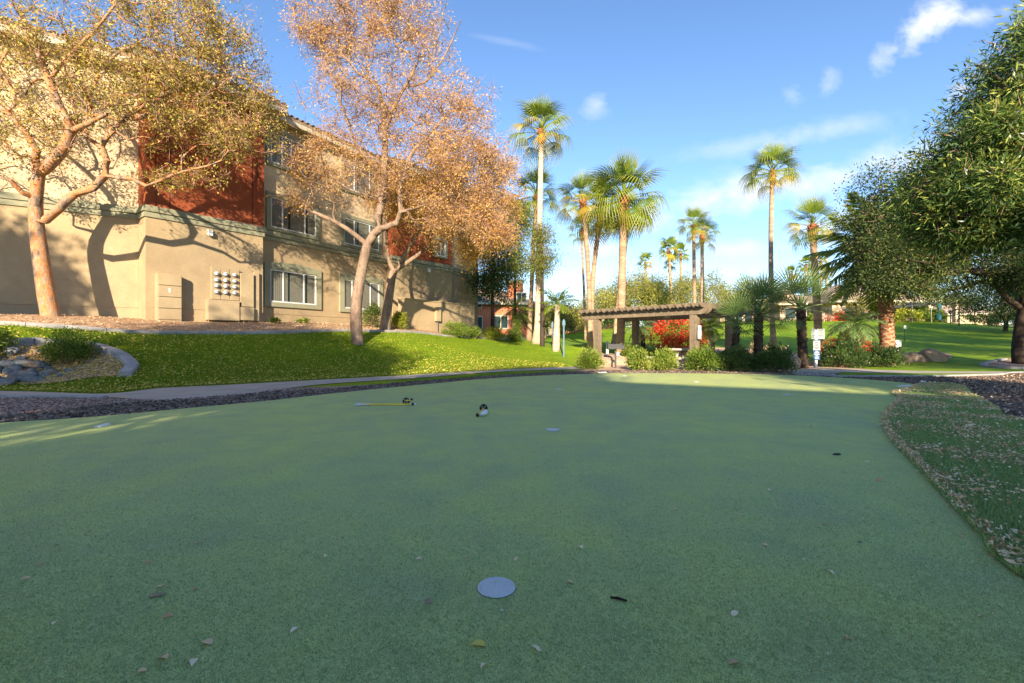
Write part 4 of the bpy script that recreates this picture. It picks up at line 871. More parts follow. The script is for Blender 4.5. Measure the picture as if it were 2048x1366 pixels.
# big dark tree at right
Do = 21.0
bo = ground(2042, Do); bo[2] -= .05
limbs = [([bo, W(2040, 690, Do), W(2046, 640, Do), W(2052, 600, 20.8), W(2050, 560, 20.5)], .32, .22),
         (wp([(2048, 620), (2015, 598, 20.6), (1995, 575, 20.2), (1965, 562, 20), (1935, 572, 19.8), (1890, 582, 19.6), (1850, 590, 19.4), (1810, 570, 19.2)], Do), .14, .03),
         (wp([(2050, 580, 20.6), (2010, 555, 20), (1975, 548, 19.4), (1930, 540, 18.8), (1880, 530, 18.4), (1820, 520, 18)], Do), .16, .03),
         (wp([(2050, 560, 20.5), (2020, 500, 20), (1970, 450, 19.5), (1900, 420, 19), (1830, 400, 18.6), (1760, 380, 18.2)], Do), .16, .03),
         (wp([(2050, 560, 20.5), (2060, 480, 20.5), (2030, 400, 20), (1980, 330, 19.6)], Do), .16, .03),
         (wp([(2050, 560, 20.5), (2120, 500, 20.5), (2200, 430, 20)], Do), .14, .03),
         (wp([(1930, 540, 18.8), (1860, 560, 18.6), (1800, 585, 18.6)], Do), .05, .02)]
ells = [we(1780, 400, 18.4, 1.9, 1.8, 1.5, 1.0), we(1735, 470, 18.6, 1.1, 1.5, 1.1, .5), we(1790, 510, 18.8, 1.9, 1.8, 1.2, .9), we(1870, 430, 18.8, 2.2, 2.2, 1.9, 1.3), we(1880, 530, 19, 2.0, 2.0, .9, .7), we(1960, 400, 19.5, 2.2, 2.2, 2.2, 1.2), we(1980, 500, 19.5, 1.8, 2.0, 1.3, .7), we(2060, 400, 20, 2.4, 2.4, 2.4, 1.0), we(1820, 580, 18.8, 1.2, 1.2, .4, .3), we(1990, 555, 19.6, 1.6, 1.6, .6, .6), we(2050, 520, 20, 1.6, 1.6, 1.2, .7), we(1910, 585, 19.2, 1.0, 1.2, .35, .2), we(1760, 560, 18.6, .8, 1, .6, .3), we(2150, 420, 20, 3, 2.5, 3, 1)]
make_tree('shade_tree', 'big dark tree with black limbs spreading over the right side of the lawn', 'tree', bo, limbs, ells, 1200, 105000, .105, .048, M['leaf_oak'], M['barkdark'], .22, tmean=.45, tvar=.28, twigs=3000, r_tip=.008)
# near oleander tree, entering from the right
bn = np.array([13.0, 9.2, 0.0]); Dn = 9.0
limbs = [([bn, bn + np.array([-.2, 0, 1.5]), bn + np.array([-.6, -.2, 3.0]), W(2230, 330, 8.6)], .25, .14),
         (wp([(2230, 330, 8.6), (2120, 260, 8.4), (2040, 200, 8.2), (1990, 150, 8.2)], 0), .10, .02), (wp([(2230, 340, 8.6), (2100, 350, 8.3), (2000, 330, 8), (1920, 330, 7.9)], 0), .10, .02), (wp([(2230, 340, 8.6), (2100, 420, 8.3), (2010, 430, 8), (1930, 430, 7.9)], 0), .08, .02),
         (wp([(2230, 330, 8.6), (2200, 200, 8.6), (2100, 80, 8.6)], 0), .10, .02)]
ells = [we(2060, 140, 8.4, .75, 1.2, .75, 1.0), we(2020, 240, 8.3, .95, 1.3, .8, 1.3), we(1960, 330, 8.2, 1.0, 1.3, .75, 1.3), we(2050, 350, 8.2, 1.0, 1.4, 1.0, 1.2), we(1895, 390, 8.1, .62, 1.0, .5, .6), we(2000, 450, 8.2, .9, 1.2, .45, .9), we(2160, 250, 8.6, 1.2, 1.5, 1.6, 1.5), we(2080, 60, 8.6, .45, .9, .45, .3), we(2150, 420, 8.5, 1.1, 1.4, .8, .8), we(1900, 460, 8.2, .5, .8, .25, .2)]
make_tree('oleander_tree', 'near oleander with long glossy leaves and white blossoms entering from the right edge', 'tree', bn, limbs, ells, 900, 76000, .125, .026, M['leaf_oleander'], M['barkdark'], .12, tmean=.42, tvar=.33, clump=.9, twigs=1500, extra=(M['petal_white'], .006), fold=.2)

# ------------------------------------------------------------------ apartment building
Z_B = 1.4; ZC0, ZC1 = 5.53, 5.93; ZE = 11.15
apt = empty('apartment_building', (A00[0], A00[1], 0), label='three-storey tan, beige and rust-red stucco apartment building filling the left side', cat='building')
def part(mb, name, mats, parent=apt, **k):
    o = mb.build(name, mats, None, **k); o.parent = parent
    p = parent; m = Matrix.Identity(4)
    while p is not None: m = p.matrix_basis @ m; p = p.parent
    o.matrix_parent_inverse = m.inverted(); return o
secs = {}
def section(key, a, b, upper, z_eave, ext0=0, ext1=0, plinth=True):
    d, n, l = U2(a, b); secs[key] = (a, d, n, l)
    part(MB().fbox(a, d, n, -ext0, l+ext1, -.5, -.02, Z_B - .6, 2.32), 'plinth', M['stucco_tan'])
    part(MB().fbox(a, d, n, -ext0, l+ext1, -.5, 0, 2.32, ZC0 + .15), 'wall', M['stucco_tan'])
    part(MB().fbox(a, d, n, -ext0, l+ext1, -.5, 0, ZC0 + .15, z_eave), 'wall', M[upper])
    mb = MB(); mb.fbox(a, d, n, -ext0 - .02, l+ext1 + .06, -.3, .055, ZC0, ZC0 + .17); mb.fbox(a, d, n, -ext0 - .02, l+ext1 + .09, -.3, .10, ZC0 + .19, ZC1)
    part(mb, 'cornice', M['trim'])
section('A', A00, A1, 'stucco_cream', ZE, 0, 0)
section('B', B0, B1, 'stucco_red', ZE - .3, 0, 0)
section('C', C0, C1, 'stucco_cream', ZE - .1, .3, 0)
section('D', D0, D1, 'stucco_red', ZE - .1, .0, 0)
section('E', E0, E1, 'stucco_cream', ZE - .1, .3, 0)
# return walls of the bays
for (p, q, up) in ((A1, B0, 'stucco_red'), (B1, C0, 'stucco_red'), (C1, D0, 'stucco_red'), (D1, E0, 'stucco_red')):
    d = (q - p); l = np.linalg.norm(d); d = d/l; n = np.array([-d[1], d[0]])
    if (p is A1) or (p is C1): 
        n = np.array([d[1], -d[0]])
        part(MB().fbox(p, d, n, 0, l+.0, -.3, -.003, Z_B-.6, ZC0+.15), 'wall', M['stucco_tan']); part(MB().fbox(p, d, n, 0, l, -.3, -.003, ZC0+.15, ZE-.35), 'wall', M[up])
        mb = MB(); mb.fbox(p, d, n, 0, l+.03, -.25, .05, ZC0+.003, ZC0+.167); mb.fbox(p, d, n, 0, l+.06, -.25, .095, ZC0+.193, ZC1-.003); part(mb, 'cornice', M['trim'])
# end wall
dE = secs['E'][1]; nE = secs['E'][2]
part(MB().fbox(E1, -nE, dE, 0, 9, -.4, 0, Z_B-.6, ZE-.12), 'wall', M['stucco_cream'])
# red bay: grooves and edge pilaster
a, d, n, l = secs['B']
def tparam(key, px):
    a, d, n, l = secs[key]; u = (px - 1024)/F; t = (u*a[1] - a[0]) / (d[0] - u*d[1]); Dp = a[1] + d[1]*t; return t, Dp
def zat(D, py): return CAMZ + (683 - py)/F*D
for px in (340, 505):
    t, Dp = tparam('B', px); part(MB().fbox(a, d, n, t - .02, t + .02, -.01, .006, ZC1 + .02, ZE - .4), 'expansion_joint', M['groove'])
part(MB().fbox(a, d, n, -.0, .25, -.1, .05, ZC1, ZE - .35), 'pilaster', M['stucco_red'])
part(MB().fbox(a, d, n, l - .22, l + .03, -.1, .04, ZC1, ZE - .35), 'pilaster', M['stucco_red'])
# roofs
tile_me = None
def tile_mesh():
    mb = MB(); prof = [(math.cos(a_)*.115, math.sin(a_)*.085) for a_ in np.linspace(0, math.pi, 7)]
    vs = [(x, y0, z + s*.0) for (y0, s) in ((0, 0), (-.42, 1)) for (x, z) in prof] ; vs += [(x*.8, y0, z*.75) for y0 in (0, -.42) for (x, z) in prof]
    fs = [(i, i+1, 7+i+1, 7+i) for i in range(6)] + [(14+i, 14+7+i, 14+7+i+1, 14+i+1) for i in range(6)] + [(i, 14+i, 14+i+1, i+1) for i in range(6)]
    return mb.add(vs, fs).mesh('roof_tile', M['rooftile'])
tile_me = tile_mesh()
def roof(key, z, over=.6, depth=5.5, pitch=.33, ext0=.3, ext1=.5, tiles=True, dip=0):
    a, d, n, l = secs[key]
    mb = MB(); P = lambda s, o, zz: (a[0]+d[0]*s+n[0]*o, a[1]+d[1]*s+n[1]*o, zz)
    vs = [P(-ext0, over, z), P(l+ext1, over, z), P(l+ext1, -depth, z + pitch*(over+depth)), P(-ext0, -depth, z + pitch*(over+depth))]
    vs += [(q[0], q[1], q[2] - .14) for q in vs]
    mb.add(vs, [(0, 1, 2, 3), (7, 6, 5, 4), (0, 4, 5, 1), (1, 5, 6, 2), (2, 6, 7, 3), (3, 7, 4, 0)])
    part(mb, 'roof', M['rooftile'])
    mb = MB(); mb.fbox(a, d, n, -ext0, l+ext1, over - .06, over - .01, z - .34, z - .01); mb.fbox(a, d, n, -ext0, l+ext1, -.02, over - .06, z - .30, z - .26)
    part(mb, 'eave_board', M['eave'])
    if tiles:
        k = int((l + ext0 + ext1)/.27)
        for i in range(k):
            s = -ext0 + .13 + i*.27; o = link('roof_tile', tile_me, apt)
            ang = math.atan2(d[1], d[0]); wpos = Vector(P(s, over + .06, z + .0))
            o.location = wpos - Vector((A00[0], A00[1], 0)); o.rotation_euler = (Matrix.Rotation(ang + math.pi, 4, 'Z') @ Matrix.Rotation(0, 4, 'X')).to_euler()
            o.rotation_euler = (Matrix.Rotation(ang, 4, 'Z') @ Matrix.Rotation(-math.atan(pitch), 4, 'X') @ Matrix.Rotation(math.pi, 4, 'Z')).to_euler()
roof('A', ZE + .05); roof('B', ZE - .05, .75, ext0=.5, ext1=.7, depth=5); roof('C', ZE - .05, .5, ext0=.0, ext1=.0); roof('D', ZE + .0, .6, ext0=.4, ext1=.4); roof('E', ZE - .05, .5, ext0=0, ext1=.6)

def window(key, px0, px1, z0, z1, mull, trim=.30, arch=0, blinds=True, sideT=None, tint=None):
    a, d, n, l = secs[key]; t0, D_0 = tparam(key, px0); t1_, D_1 = tparam(key, px1)
    fr_ = MB(); f = .055; o1 = .05
    fr_.fbox(a, d, n, t0, t1_, .004, o1, z1 - f, z1); fr_.fbox(a, d, n, t0, t1_, .004, o1, z0, z0 + f)
    fr_.fbox(a, d, n, t0, t0 + f, .004, o1, z0 + f, z1 - f); fr_.fbox(a, d, n, t1_ - f, t1_, .004, o1, z0 + f, z1 - f)
    for m in mull:
        s = t0 + (t1_ - t0)*m; fr_.fbox(a, d, n, s - .03, s + .03, .004, o1 - .006, z0 + f, z1 - f)
    win = part(fr_, 'window', M['white'], bevel=.006)
    ms = [0] + list(mull) + [1]
    for i in range(len(ms)-1):
        s0 = t0 + (t1_-t0)*ms[i] + .035; s1 = t0 + (t1_-t0)*ms[i+1] - .035
        g = MB().fbox(a, d, n, s0, s1, .026, .032, z0 + f, z1 - f).build('pane', M['glass']); g.parent = win
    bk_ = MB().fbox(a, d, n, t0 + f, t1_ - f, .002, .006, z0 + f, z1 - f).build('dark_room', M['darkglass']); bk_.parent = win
    if blinds:
        mb = MB(); s = t0 + f + .02; k = 0
        while s < t1_ - f - .06:
            if not (k % 9 == 8):
                p0 = s; p1 = s + .085
                q = [a + d*p0 + n*.010, a + d*p1 + n*.020]; mb.add([(q[0][0], q[0][1], z0+f+.01), (q[1][0], q[1][1], z0+f+.01), (q[1][0], q[1][1], z1-f-.01), (q[0][0], q[0][1], z1-f-.01)], [(0, 1, 2, 3)])
            s += .098; k += 1
        b_ = mb.build('blind_slats', M['slat']); b_.parent = win; b_['kind'] = 'stuff'
    tb = MB(); T_ = trim; p_ = .09
    tb.fbox(a, d, n, t0 - T_, t0, -.01, p_, z0 - T_*.75, z1); tb.fbox(a, d, n, t1_, t1_ + T_, -.01, p_, z0 - T_*.75, z1); tb.fbox(a, d, n, t0, t1_, -.01, p_ + .0, z0 - T_*.75, z0)
    k = 8
    for i in range(k):   # bowed head
        s0 = t0 - T_ + (t1_ - t0 + 2*T_)*i/k; s1 = t0 - T_ + (t1_ - t0 + 2*T_)*(i+1)/k
        h0 = arch*math.sin(math.pi*i/k); h1 = arch*math.sin(math.pi*(i+1)/k)
        q = []
        for o in (-.01, p_):
            for s, hh in ((s0, 0), (s1, 0), (s1, T_*.9 + h1), (s0, T_*.9 + h0)):
                x = a + d*s + n*o; q.append((x[0], x[1], z1 + hh))
        tb.add(q, [(0, 3, 2, 1), (4, 5, 6, 7), (0, 1, 5, 4), (3, 7, 6, 2)] + ([(0, 4, 7, 3)] if i == 0 else []) + ([(1, 2, 6, 5)] if i == k-1 else []))
    w2 = tb.build('window_trim', M['trim']); w2.parent = win
window('C', 539, 631, 2.84, 4.28, [.27, .72], .27, .12)
window('C', 540, 631, 6.12, 7.45, [.25, .74], .20, 0)
window('C', 540, 608, 8.96, 10.3, [.33, .6], .20, 0)
window('C', 687, 757, 2.81, 4.30, [.22, .74], .27, .12)
window('C', 687, 757, 6.12, 7.45, [.28, .72], .20, 0)
window('C', 687, 757, 8.96, 10.3, [.28, .72], .20, 0)
window('D', 870, 890, 6.4, 7.5, [.5], .15, 0)
# small wall lamps
def wall_lamp(key, px, py, label):
    a, d, n, l = secs[key]; t, Dp = tparam(key, px); z = zat(Dp, py); p = a + d*t
    r_ = empty('wall_lamp', (p[0], p[1], z), label=label, cat='wall lamp')
    mb = MB(); mb.fbox((0, 0), d, n, -.10, .10, 0, .07, -.12, .12); mb.build('back_box', M['eave'], r_, bevel=.01)
    MB().fbox((0, 0), d, n, -.08, .08, .07, .16, -.15, .06).build('shade', M['white'], r_, bevel=.015)
wall_lamp('B', 419, 465, 'small pale wall lamp above the electric meters'); wall_lamp('D', 856, 540, 'small pale wall lamp high on the wall above the low screen wall')
# utility cabinet
def onwall(key, px): a, d, n, l = secs[key]; t, Dp = tparam(key, px); return a + d*t, d, n, Dp, t
p, d, n, Dp, t0 = onwall('B', 309); t1b, D1b = tparam('B', 351)
wd_ = t1b - t0 - .0; zt = zat(Dp, 547); cz = t1(p[0], p[1]); 
cab = empty('utility_cabinet', (p[0]+n[0]*.01, p[1]+n[1]*.01, cz - .1), label='tall narrow tan utility cabinet with four stacked panels against the wall', cat='cabinet')
wd_ = .74; Hc = zt - cz + .1
MB().fbox((0, 0), d, n, 0, wd_, .0, .30, 0, Hc).build('cabinet_body', M['stucco_box'], cab, bevel=.01)
for i in range(4):
    z0 = .12 + (Hc - .14)*i/4; MB().fbox((0, 0), d, n, .025, wd_ - .02, .303, .335, z0 + .018, z0 + (Hc - .14)/4 - .018).build('panel', M['stucco_box'], cab, bevel=.006)
o = MB().fbox((0, 0), d, n, .33, .38, .337, .342, Hc*.62, Hc*.62+.16); st = o.build('sticker', M['white'], cab)
# meter bank
p, d, n, Dp, t0 = onwall('B', 420)
bank = empty('electric_meter_bank', (p[0]+n[0]*.01, p[1]+n[1]*.01, 0), label='bank of twelve round electric meters on tan boxes on the building wall', cat='electric meters')
def S_(px): return tparam('B', px)[0] - t0
def bx(px0, px1, py0, py1, o0, o1, name, mat='stucco_box', bev=.01):
    Dm = tparam('B', (px0+px1)/2)[1]; return MB().fbox((0, 0), d, n, S_(px0), S_(px1), o0, o1, zat(Dm, py1), zat(Dm, py0)).build(name, M[mat], bank, bevel=bev)
bx(420, 476, 537, 600, 0, .14, 'meter_panel'); bx(410, 473, 601, 641, 0, .30, 'lower_box'); bx(477, 503, 548, 614, 0, .22, 'breaker_box'); bx(473.5, 503, 615, 641, 0, .26, 'lower_box'); bx(506, 516, 545, 642, 0, .12, 'conduit_channel')
for k, px in enumerate((437.5, 455.5)): bx(px - .35, px + .35, 540, 598, .14, .146, 'seam', 'groove', 0)
met = MB(); met.lathe([(.0, 0), (.085, 0), (.088, .03), (.078, .04)], n=18); met_me = met.mesh('meter', M['greymetal'], True)
gl = MB(); gl.lathe([(.074, .03), (.072, .10), (.055, .125), (0.001, .13)], n=18); gl_me = gl.mesh('glass_cover', M['signwhite'], True)
dsp = MB(); dsp.box(0, .015, .131, .07, .022, .004); dsp_me = dsp.mesh('display', M['ink'])
for ci, px in enumerate((429, 447, 465)):
    for ri, py in enumerate((548, 560.5, 572, 584)):
        Dm = tparam('B', px)[1]; o = link('meter', met_me, bank); q = d*S_(px) + n*.14; o.location = (q[0], q[1], zat(Dm, py + ci*1.3))
        o.rotation_euler = (math.pi/2, 0, math.atan2(d[1], d[0])); g = link('glass_cover', gl_me, o); e = link('display', dsp_me, o)
mb = MB()
for i in range(11):
    s = S_(415) + (S_(470) - S_(415))*i/10; q = d*s + n*.12; zb = t1(p[0]+q[0], p[1]+q[1]); mb.tube([(q[0], q[1], zb - .1), (q[0], q[1], zat(Dp, 640))], .022, 6)
mb.build('conduits', M['stucco_box'], bank)
for px in (484, 496):
    q = d*S_(px) + n*.12; MB().tube([(q[0], q[1], 1.5), (q[0], q[1], zat(tparam('B', px)[1], 640))], .045, 8).build('conduit', M['stucco_box'], bank)
# low screen wall
sa = XY(801, 24.6); sb = XY(949, 29.6); d_, n2, l_ = U2(sa, sb)
sw = empty('screen_wall', (sa[0], sa[1], t1(*sa)), label='low tan stucco screen wall in front of the far red bay', cat='wall')
MB().fbox((0, 0), d_, n2, 0, l_, -.2, 0, -.6, 1.55).build('wall_panel', M['stucco_tan'], sw); MB().fbox((0, 0), d_, n2, -.03, l_+.03, -.23, .03, 1.55, 1.63).build('wall_cap', M['stucco_tan'], sw, bevel=.01)
s_ = .44*l_; q = sa + d_*s_ + n2*.02
ub = empty('junction_box', (q[0], q[1], t1(*q)), label='grey-tan junction box with conduit on the low screen wall', cat='junction box')
MB().fbox((0, 0), d_, n2, -.2, .2, 0, .18, .62, 1.45).build('box_body', M['stucco_box'], ub, bevel=.01); MB().tube([(0, 0, -.1) + n2[0]*0, (n2[0]*.08, n2[1]*.08, .62)] if False else [(n2[0]*.08, n2[1]*.08, -.1), (n2[0]*.08, n2[1]*.08, .62)], .03, 8).build('conduit', M['greymetal'], ub)

# ------------------------------------------------------------------ far buildings
def house(name, label, px0, px1, D, py_eave, rot=0, depth=10, wallm='stucco_pink', roofm='rooftan', wins=[], pitch=.35, over=.6, zb=None, cat='building', chimney=None, win_w=1.3):
    a = XY(px0, D); d = np.array([math.cos(rot), math.sin(rot)]); n = np.array([d[1], -d[0]])
    u = (px1-1024)/F; t = (u*a[1] - a[0])/(d[0] - u*d[1]); l = t; b = t1(*a); z1 = CAMZ + (683 - py_eave)/F*D
    root = empty(name, (a[0], a[1], b), label=label, cat=cat); H = z1 - b
    MB().fbox((0, 0), d, n, 0, l, -depth, 0, -1, H).build('wall', M[wallm], root)
    mb = MB(); P = lambda s, o, z: (d[0]*s+n[0]*o, d[1]*s+n[1]*o, z)
    rh = pitch*(depth/2 + over); e = min(l*.45, depth/2 + over)
    vs = [P(-over, over, H), P(l+over, over, H), P(l+over, -depth-over, H), P(-over, -depth-over, H), P(-over+e, -depth/2, H+rh), P(l+over-e, -depth/2, H+rh)]
    vs2 = [(v[0], v[1], v[2]-.22) for v in vs[:4]]
    mb.add(vs + vs2, [(0, 1, 5, 4), (1, 2, 5), (2, 3, 4, 5), (3, 0, 4), (6, 9, 8, 7), (0, 6, 7, 1), (1, 7, 8, 2), (2, 8, 9, 3), (3, 9, 6, 0)]); rf = mb.build('roof', M[roofm], root)
    MB().fbox((0, 0), d, n, -over, l+over, over, over+.05, H-.26, H+.0).build('fascia', M['eave'], root)
    for (s, z, ww, hh) in wins:
        f = MB(); f.fbox((0, 0), d, n, s*l-ww/2-.1, s*l+ww/2+.1, 0, .08, z-.1, z+hh+.1); f.fbox((0, 0), d, n, s*l-.04, s*l+.04, .08, .12, z, z+hh); o = f.build('window', M['eave'], root)
        MB().fbox((0, 0), d, n, s*l-ww/2, s*l+ww/2, .083, .10, z, z+hh).build('pane', M['darkglass'], o)
    if chimney:
        s, ww, hh = chimney; c_ = MB(); c_.fbox((0, 0), d, n, s*l-ww/2, s*l+ww/2, -2.6, -1.4, H-.2, H+hh).build('chimney', M[wallm], root)
        MB().fbox((0, 0), d, n, s*l-ww/2-.12, s*l+ww/2+.12, -2.72, -1.28, H+hh, H+hh+.3).build('chimney_cap', M['eave'], root)
    return root, a, d, n, l, b, H
house('apartment_building', 'terracotta apartment building with chimney seen beyond the end of the near building', 900, 1062, 50, 604, .12, 12, 'stucco_pink', 'rooftile', [(.3, .8, 1.6, 1.3), (.3, 3.2, 1.4, 1.2), (.88, 3.4, 1.0, 1.4), (.62, .9, 1.5, 1.3)], chimney=(.83, 1.7, 2.4))
house('apartment_building', 'cream balconied wing right of the terracotta building behind the tallest palm', 1064, 1106, 53, 626, 0, 8, 'stucco_cream', 'rooftile', [(.5, 2.0, 1.6, 1.6), (.5, .2, 1.4, .9)])
house('apartment_building', 'low terracotta building beyond the hedge left of the pergola', 1126, 1225, 74, 640, 0, 10, 'stucco_pink', 'rooftile', [(.2, .4, 2.0, 1.2), (.75, .4, 2.0, 1.4)])
house('apartment_building', 'small terracotta house on the ridge seen between the pergola posts', 1322, 1400, 78, 628, 0, 10, 'stucco_pink', 'rooftan', [(.3, .4, 2.5, 1.3)])
ch = house('clubhouse', 'stone-clad clubhouse with tan roof on top of the hill', 1664, 1850, 62, 602, 0, 12, 'stonewall', 'rooftan', [(.30, 2.2, 4.2, .7), (.62, 1.9, 2.6, 1.1)], pitch=.42, over=1.0)
r_, a, d, n, l, b, H = ch
MB().fbox((0, 0), d, n, 1.9, l+4, .02, 3.0, 1.95, 2.1).build('awning', M['darkmetal'], r_)
for s in (2.2, 6.5, 10.5, 14): MB().fbox((0, 0), d, n, s, s+.5, 2.4, 2.9, -.5, 1.95).build('porch_column', M['stonewall'], r_)
house('clubhouse_wing', 'low tan wing behind the iron fence left of the clubhouse', 1560, 1662, 66, 607, 0, 10, 'stonewall', 'rooftan', [(.3, .3, 3.0, 1.5), (.75, .3, 2.5, 1.6)], chimney=(.25, 1.2, 1.9))
house('small_house', 'low peach house with tan hipped roof at the right end of the hilltop', 1895, 2003, 66, 627, 0, 9, 'stucco_cream', 'rooftan', [], pitch=.32)
house('small_house', 'tan roofed house glimpsed behind the olive tree right of the pergola', 1440, 1500, 84, 622, 0, 10, 'stucco_tan', 'rooftan', [(.5, .4, 2.5, 1.3)])
# iron fence
def iron_fence(label, px0, px1, D, h=1.7, sp=.13, post=2.4):
    a = XY(px0, D); b = XY(px1, D); L_ = b[0]-a[0]; root = empty('iron_fence', (a[0], a[1], t1(*a)), label=label, cat='fence')
    mb = MB(); z0 = t1(*a)
    k = int(L_/sp)
    xs = a[0] + np.arange(k+1)*sp; zz = T(xs, np.full(k+1, D)) - z0
    for i in range(0, k+1): mb.box(i*sp, 0, zz[i]+h/2+.05, .022, .022, h-.1)
    o = mb.build('pickets', M['darkmetal'], root); o['kind'] = 'stuff'
    for hz in (.15, h-.12):
        MB().tube([(i*sp, 0, zz[i]+hz) for i in range(0, k+1, 6)], .025, 4).build('rail', M['darkmetal'], root)
    for i in range(0, k+1, int(post/sp)): MB().box(i*sp, 0, zz[i]+h/2, .07, .07, h+.15).build('post', M['darkmetal'], root)
iron_fence('black iron picket fence along the top of the hill before the clubhouse', 1548, 1790, 59)
iron_fence('black iron picket fence beyond the shade shelter on the hilltop', 1795, 1890, 60)
# shade shelter
sx = XY(1778, 54); zb = t1(*sx); sh = empty('shade_shelter', (sx[0], sx[1], zb), label='flat dark metal shade shelter on thin posts at the hilltop', cat='shelter')
wS = (1872-1778)/F*54; zr = zat(54, 611) - zb
MB().add([(0, 0, zr-.35), (wS, 0, zr+.15), (wS, 3, zr+.25), (0, 3, zr-.2), (0, 0, zr-.2), (wS, 0, zr+.3), (wS, 3, zr+.4), (0, 3, zr-.05)], [(0, 3, 2, 1), (4, 5, 6, 7), (0, 1, 5, 4), (1, 2, 6, 5), (2, 3, 7, 6), (3, 0, 4, 7)]).build('roof', M['darkmetal'], sh)
for x, y in ((.3, .2), (wS*.52, .2), (wS-.4, .2), (.3, 2.8), (wS-.4, 2.8)): MB().tube([(x, y, -.3), (x, y, zr - .3 + .5*x/wS)], .05, 6).build('post', M['greymetal'], sh)
# dog waste station
g = ground(1877, 55); ds = empty('dog_waste_station', g, label='teal dog waste station with bin on the ridge right of the shelter', cat='waste station')
MB().box(0, 0, 1.1, .08, .08, 2.4).build('post', M['teal'], ds); MB().box(0, -.1, 2.0, .5, .12, .7).build('bag_dispenser', M['teal'], ds, bevel=.02); MB().lathe([(.2, .25), (.27, .3), (.3, .85), (.31, .9), (.2, .98), (.01, 1.0)], n=12).build('bin', M['teal'], ds)
# path lamps
for px, D, py, l in [(1901, 52, 622, 'short dark path light on the right hilltop'), (1918, 50, 597, 'tall dark lamp post on the right hilltop')]:
    g = ground(px, D); lp = empty('lamp_post', g, label=l, cat='lamp post'); hh = zat(D, py) - g[2]
    MB().tube([(0, 0, -.1), (0, 0, hh-.3)], .07, 6).build('post', M['darkmetal'], lp); MB().lathe([(.06, 0), (.17, .06), (.19, .28), (.25, .32), (.02, .45)], (0, 0, hh-.35), 8).build('lantern', M['darkmetal'], lp)
# golf target signs
def small_sign(label, px, D, py0, py1, wpx, pole=True, polem='darkmetal', zpole=None, tilt=0, name='lawn_sign', wpole=.02):
    g = ground(px, D); r_ = empty(name, g, rz=tilt, label=label, cat='sign'); z1_ = zat(D, py0)-g[2]; z0_ = zat(D, py1)-g[2]; ww = wpx/F*D
    MB().box(0, -.03, (z0_+z1_)/2, ww, .02, z1_-z0_).build('sign_panel', M['signwhite'], r_); MB().box(0, 0, z1_/2-.1, wpole*2, wpole*2, z1_).build('post', M[polem], r_)
    mb = MB()
    for i in range(3): mb.box(0, -.042, z0_ + (z1_-z0_)*(.3+.2*i), ww*.6, .004, (z1_-z0_)*.06)
    mb.build('lettering', M['greymetal'], r_)
small_sign('small white sign on a thin stake alone on the right lawn', 1809, 36, 651, 658, 6, tilt=.3)
small_sign('small white sign far left beyond the left pergola post', 1202, 33, 670, 683, 4.5, polem='white')
small_sign('second slim white marker left of the barbecue grill', 1214.5, 26, 683, 707, 5, polem='white', wpole=.05)
small_sign('large white double sign at the foot of the date palm trunk', 1793, 22, 680, 693, 16, polem='white', wpole=.05)
# blue posts
for px, D, py, l in [(1105, 28, 643, 'slim pale blue post just left of the young feather palm'), (1127.5, 25, 638, 'taller slim blue post right of the young feather palm')]:
    g = ground(px, D); r_ = empty('blue_post', g, label=l, cat='post'); hh = zat(D, py)-g[2]; MB().tube([(0, 0, -.1), (0, 0, hh-.4)], .045, 8).build('pole', M['bluepost'], r_); MB().lathe([(.06, 0), (.10, .1), (.09, .3), (.01, .42)], (0, 0, hh-.42), 8).build('pole_top', M['bluepost'], r_)

# ------------------------------------------------------------------ pergola
pf = np.array([4.28, 22.8]); pr = np.array([7.62, 19.0]); pd, pn, plen_ = U2(pf, pr); pb = -pn     # pb: towards the back
if pb[1] < 0: pb = -pb
dep = 3.35; ZB = 2.24
pg = empty('pergola', (pf[0], pf[1], 0), label='weathered timber pergola with round-ended rafters at the far end of the green', cat='pergola')
for (s, o) in ((0, 0), (plen_, 0), (0, dep), (plen_, dep)):
    q = pd*s + pb*o; rz = math.atan2(pd[1], pd[0])
    MB().box(q[0], q[1], ZB/2 - .05, .30, .30, ZB + .1, rz).build('post', M['wood'], pg, bevel=.012)
def shaped_beam(p0, p1, w_, h, z, name, slope=0):
    """beam with rounded-off lower ends"""
    p0 = np.array(p0); p1 = np.array(p1); L_ = np.linalg.norm(p1-p0); d = (p1-p0)/L_; n = np.array([-d[1], d[0]])
    prof = [(0, h*.95), (.02, h*.62), (.07, h*.35), (.16, h*.12), (.3, 0)]
    prof = prof + [(L_-x, y) for x, y in prof[::-1]] + [(L_, h), (0, h)]
    vs = []; k = len(prof)
    for sgn in (-1, 1):
        for x, y in prof: q = p0 + d*x + n*sgn*w_/2; vs.append((q[0], q[1], z + y))
    fs = [tuple(range(k)), tuple(range(2*k-1, k-1, -1))] + [(i, (i+1) % k + 0, (i+1) % k + k, i + k)[::-1] for i in range(k)]
    return MB().add(vs, fs).build(name, M['wood'], pg)
for o in (0, dep):
    for off in (-.14, .14):
        shaped_beam(pd*(-.93) + pb*(o+off), pd*(plen_+.66) + pb*(o+off), .08, .26, ZB - .02 + (0 if off < 0 else .003), 'beam')
nr = 19
for i in range(nr):
    s = -.72 + (plen_ + 1.20)*i/(nr-1)
    shaped_beam(pd*s - pb*.62, pd*s + pb*(dep+.62), .085, .20, ZB + .243, 'rafter')
# lantern under the roof
q = pd*(plen_*.62) + pb*1.2; 
MB().box(q[0], q[1], ZB + .1, .2, .2, .26).build('ceiling_lamp', M['eave'], pg, bevel=.02)
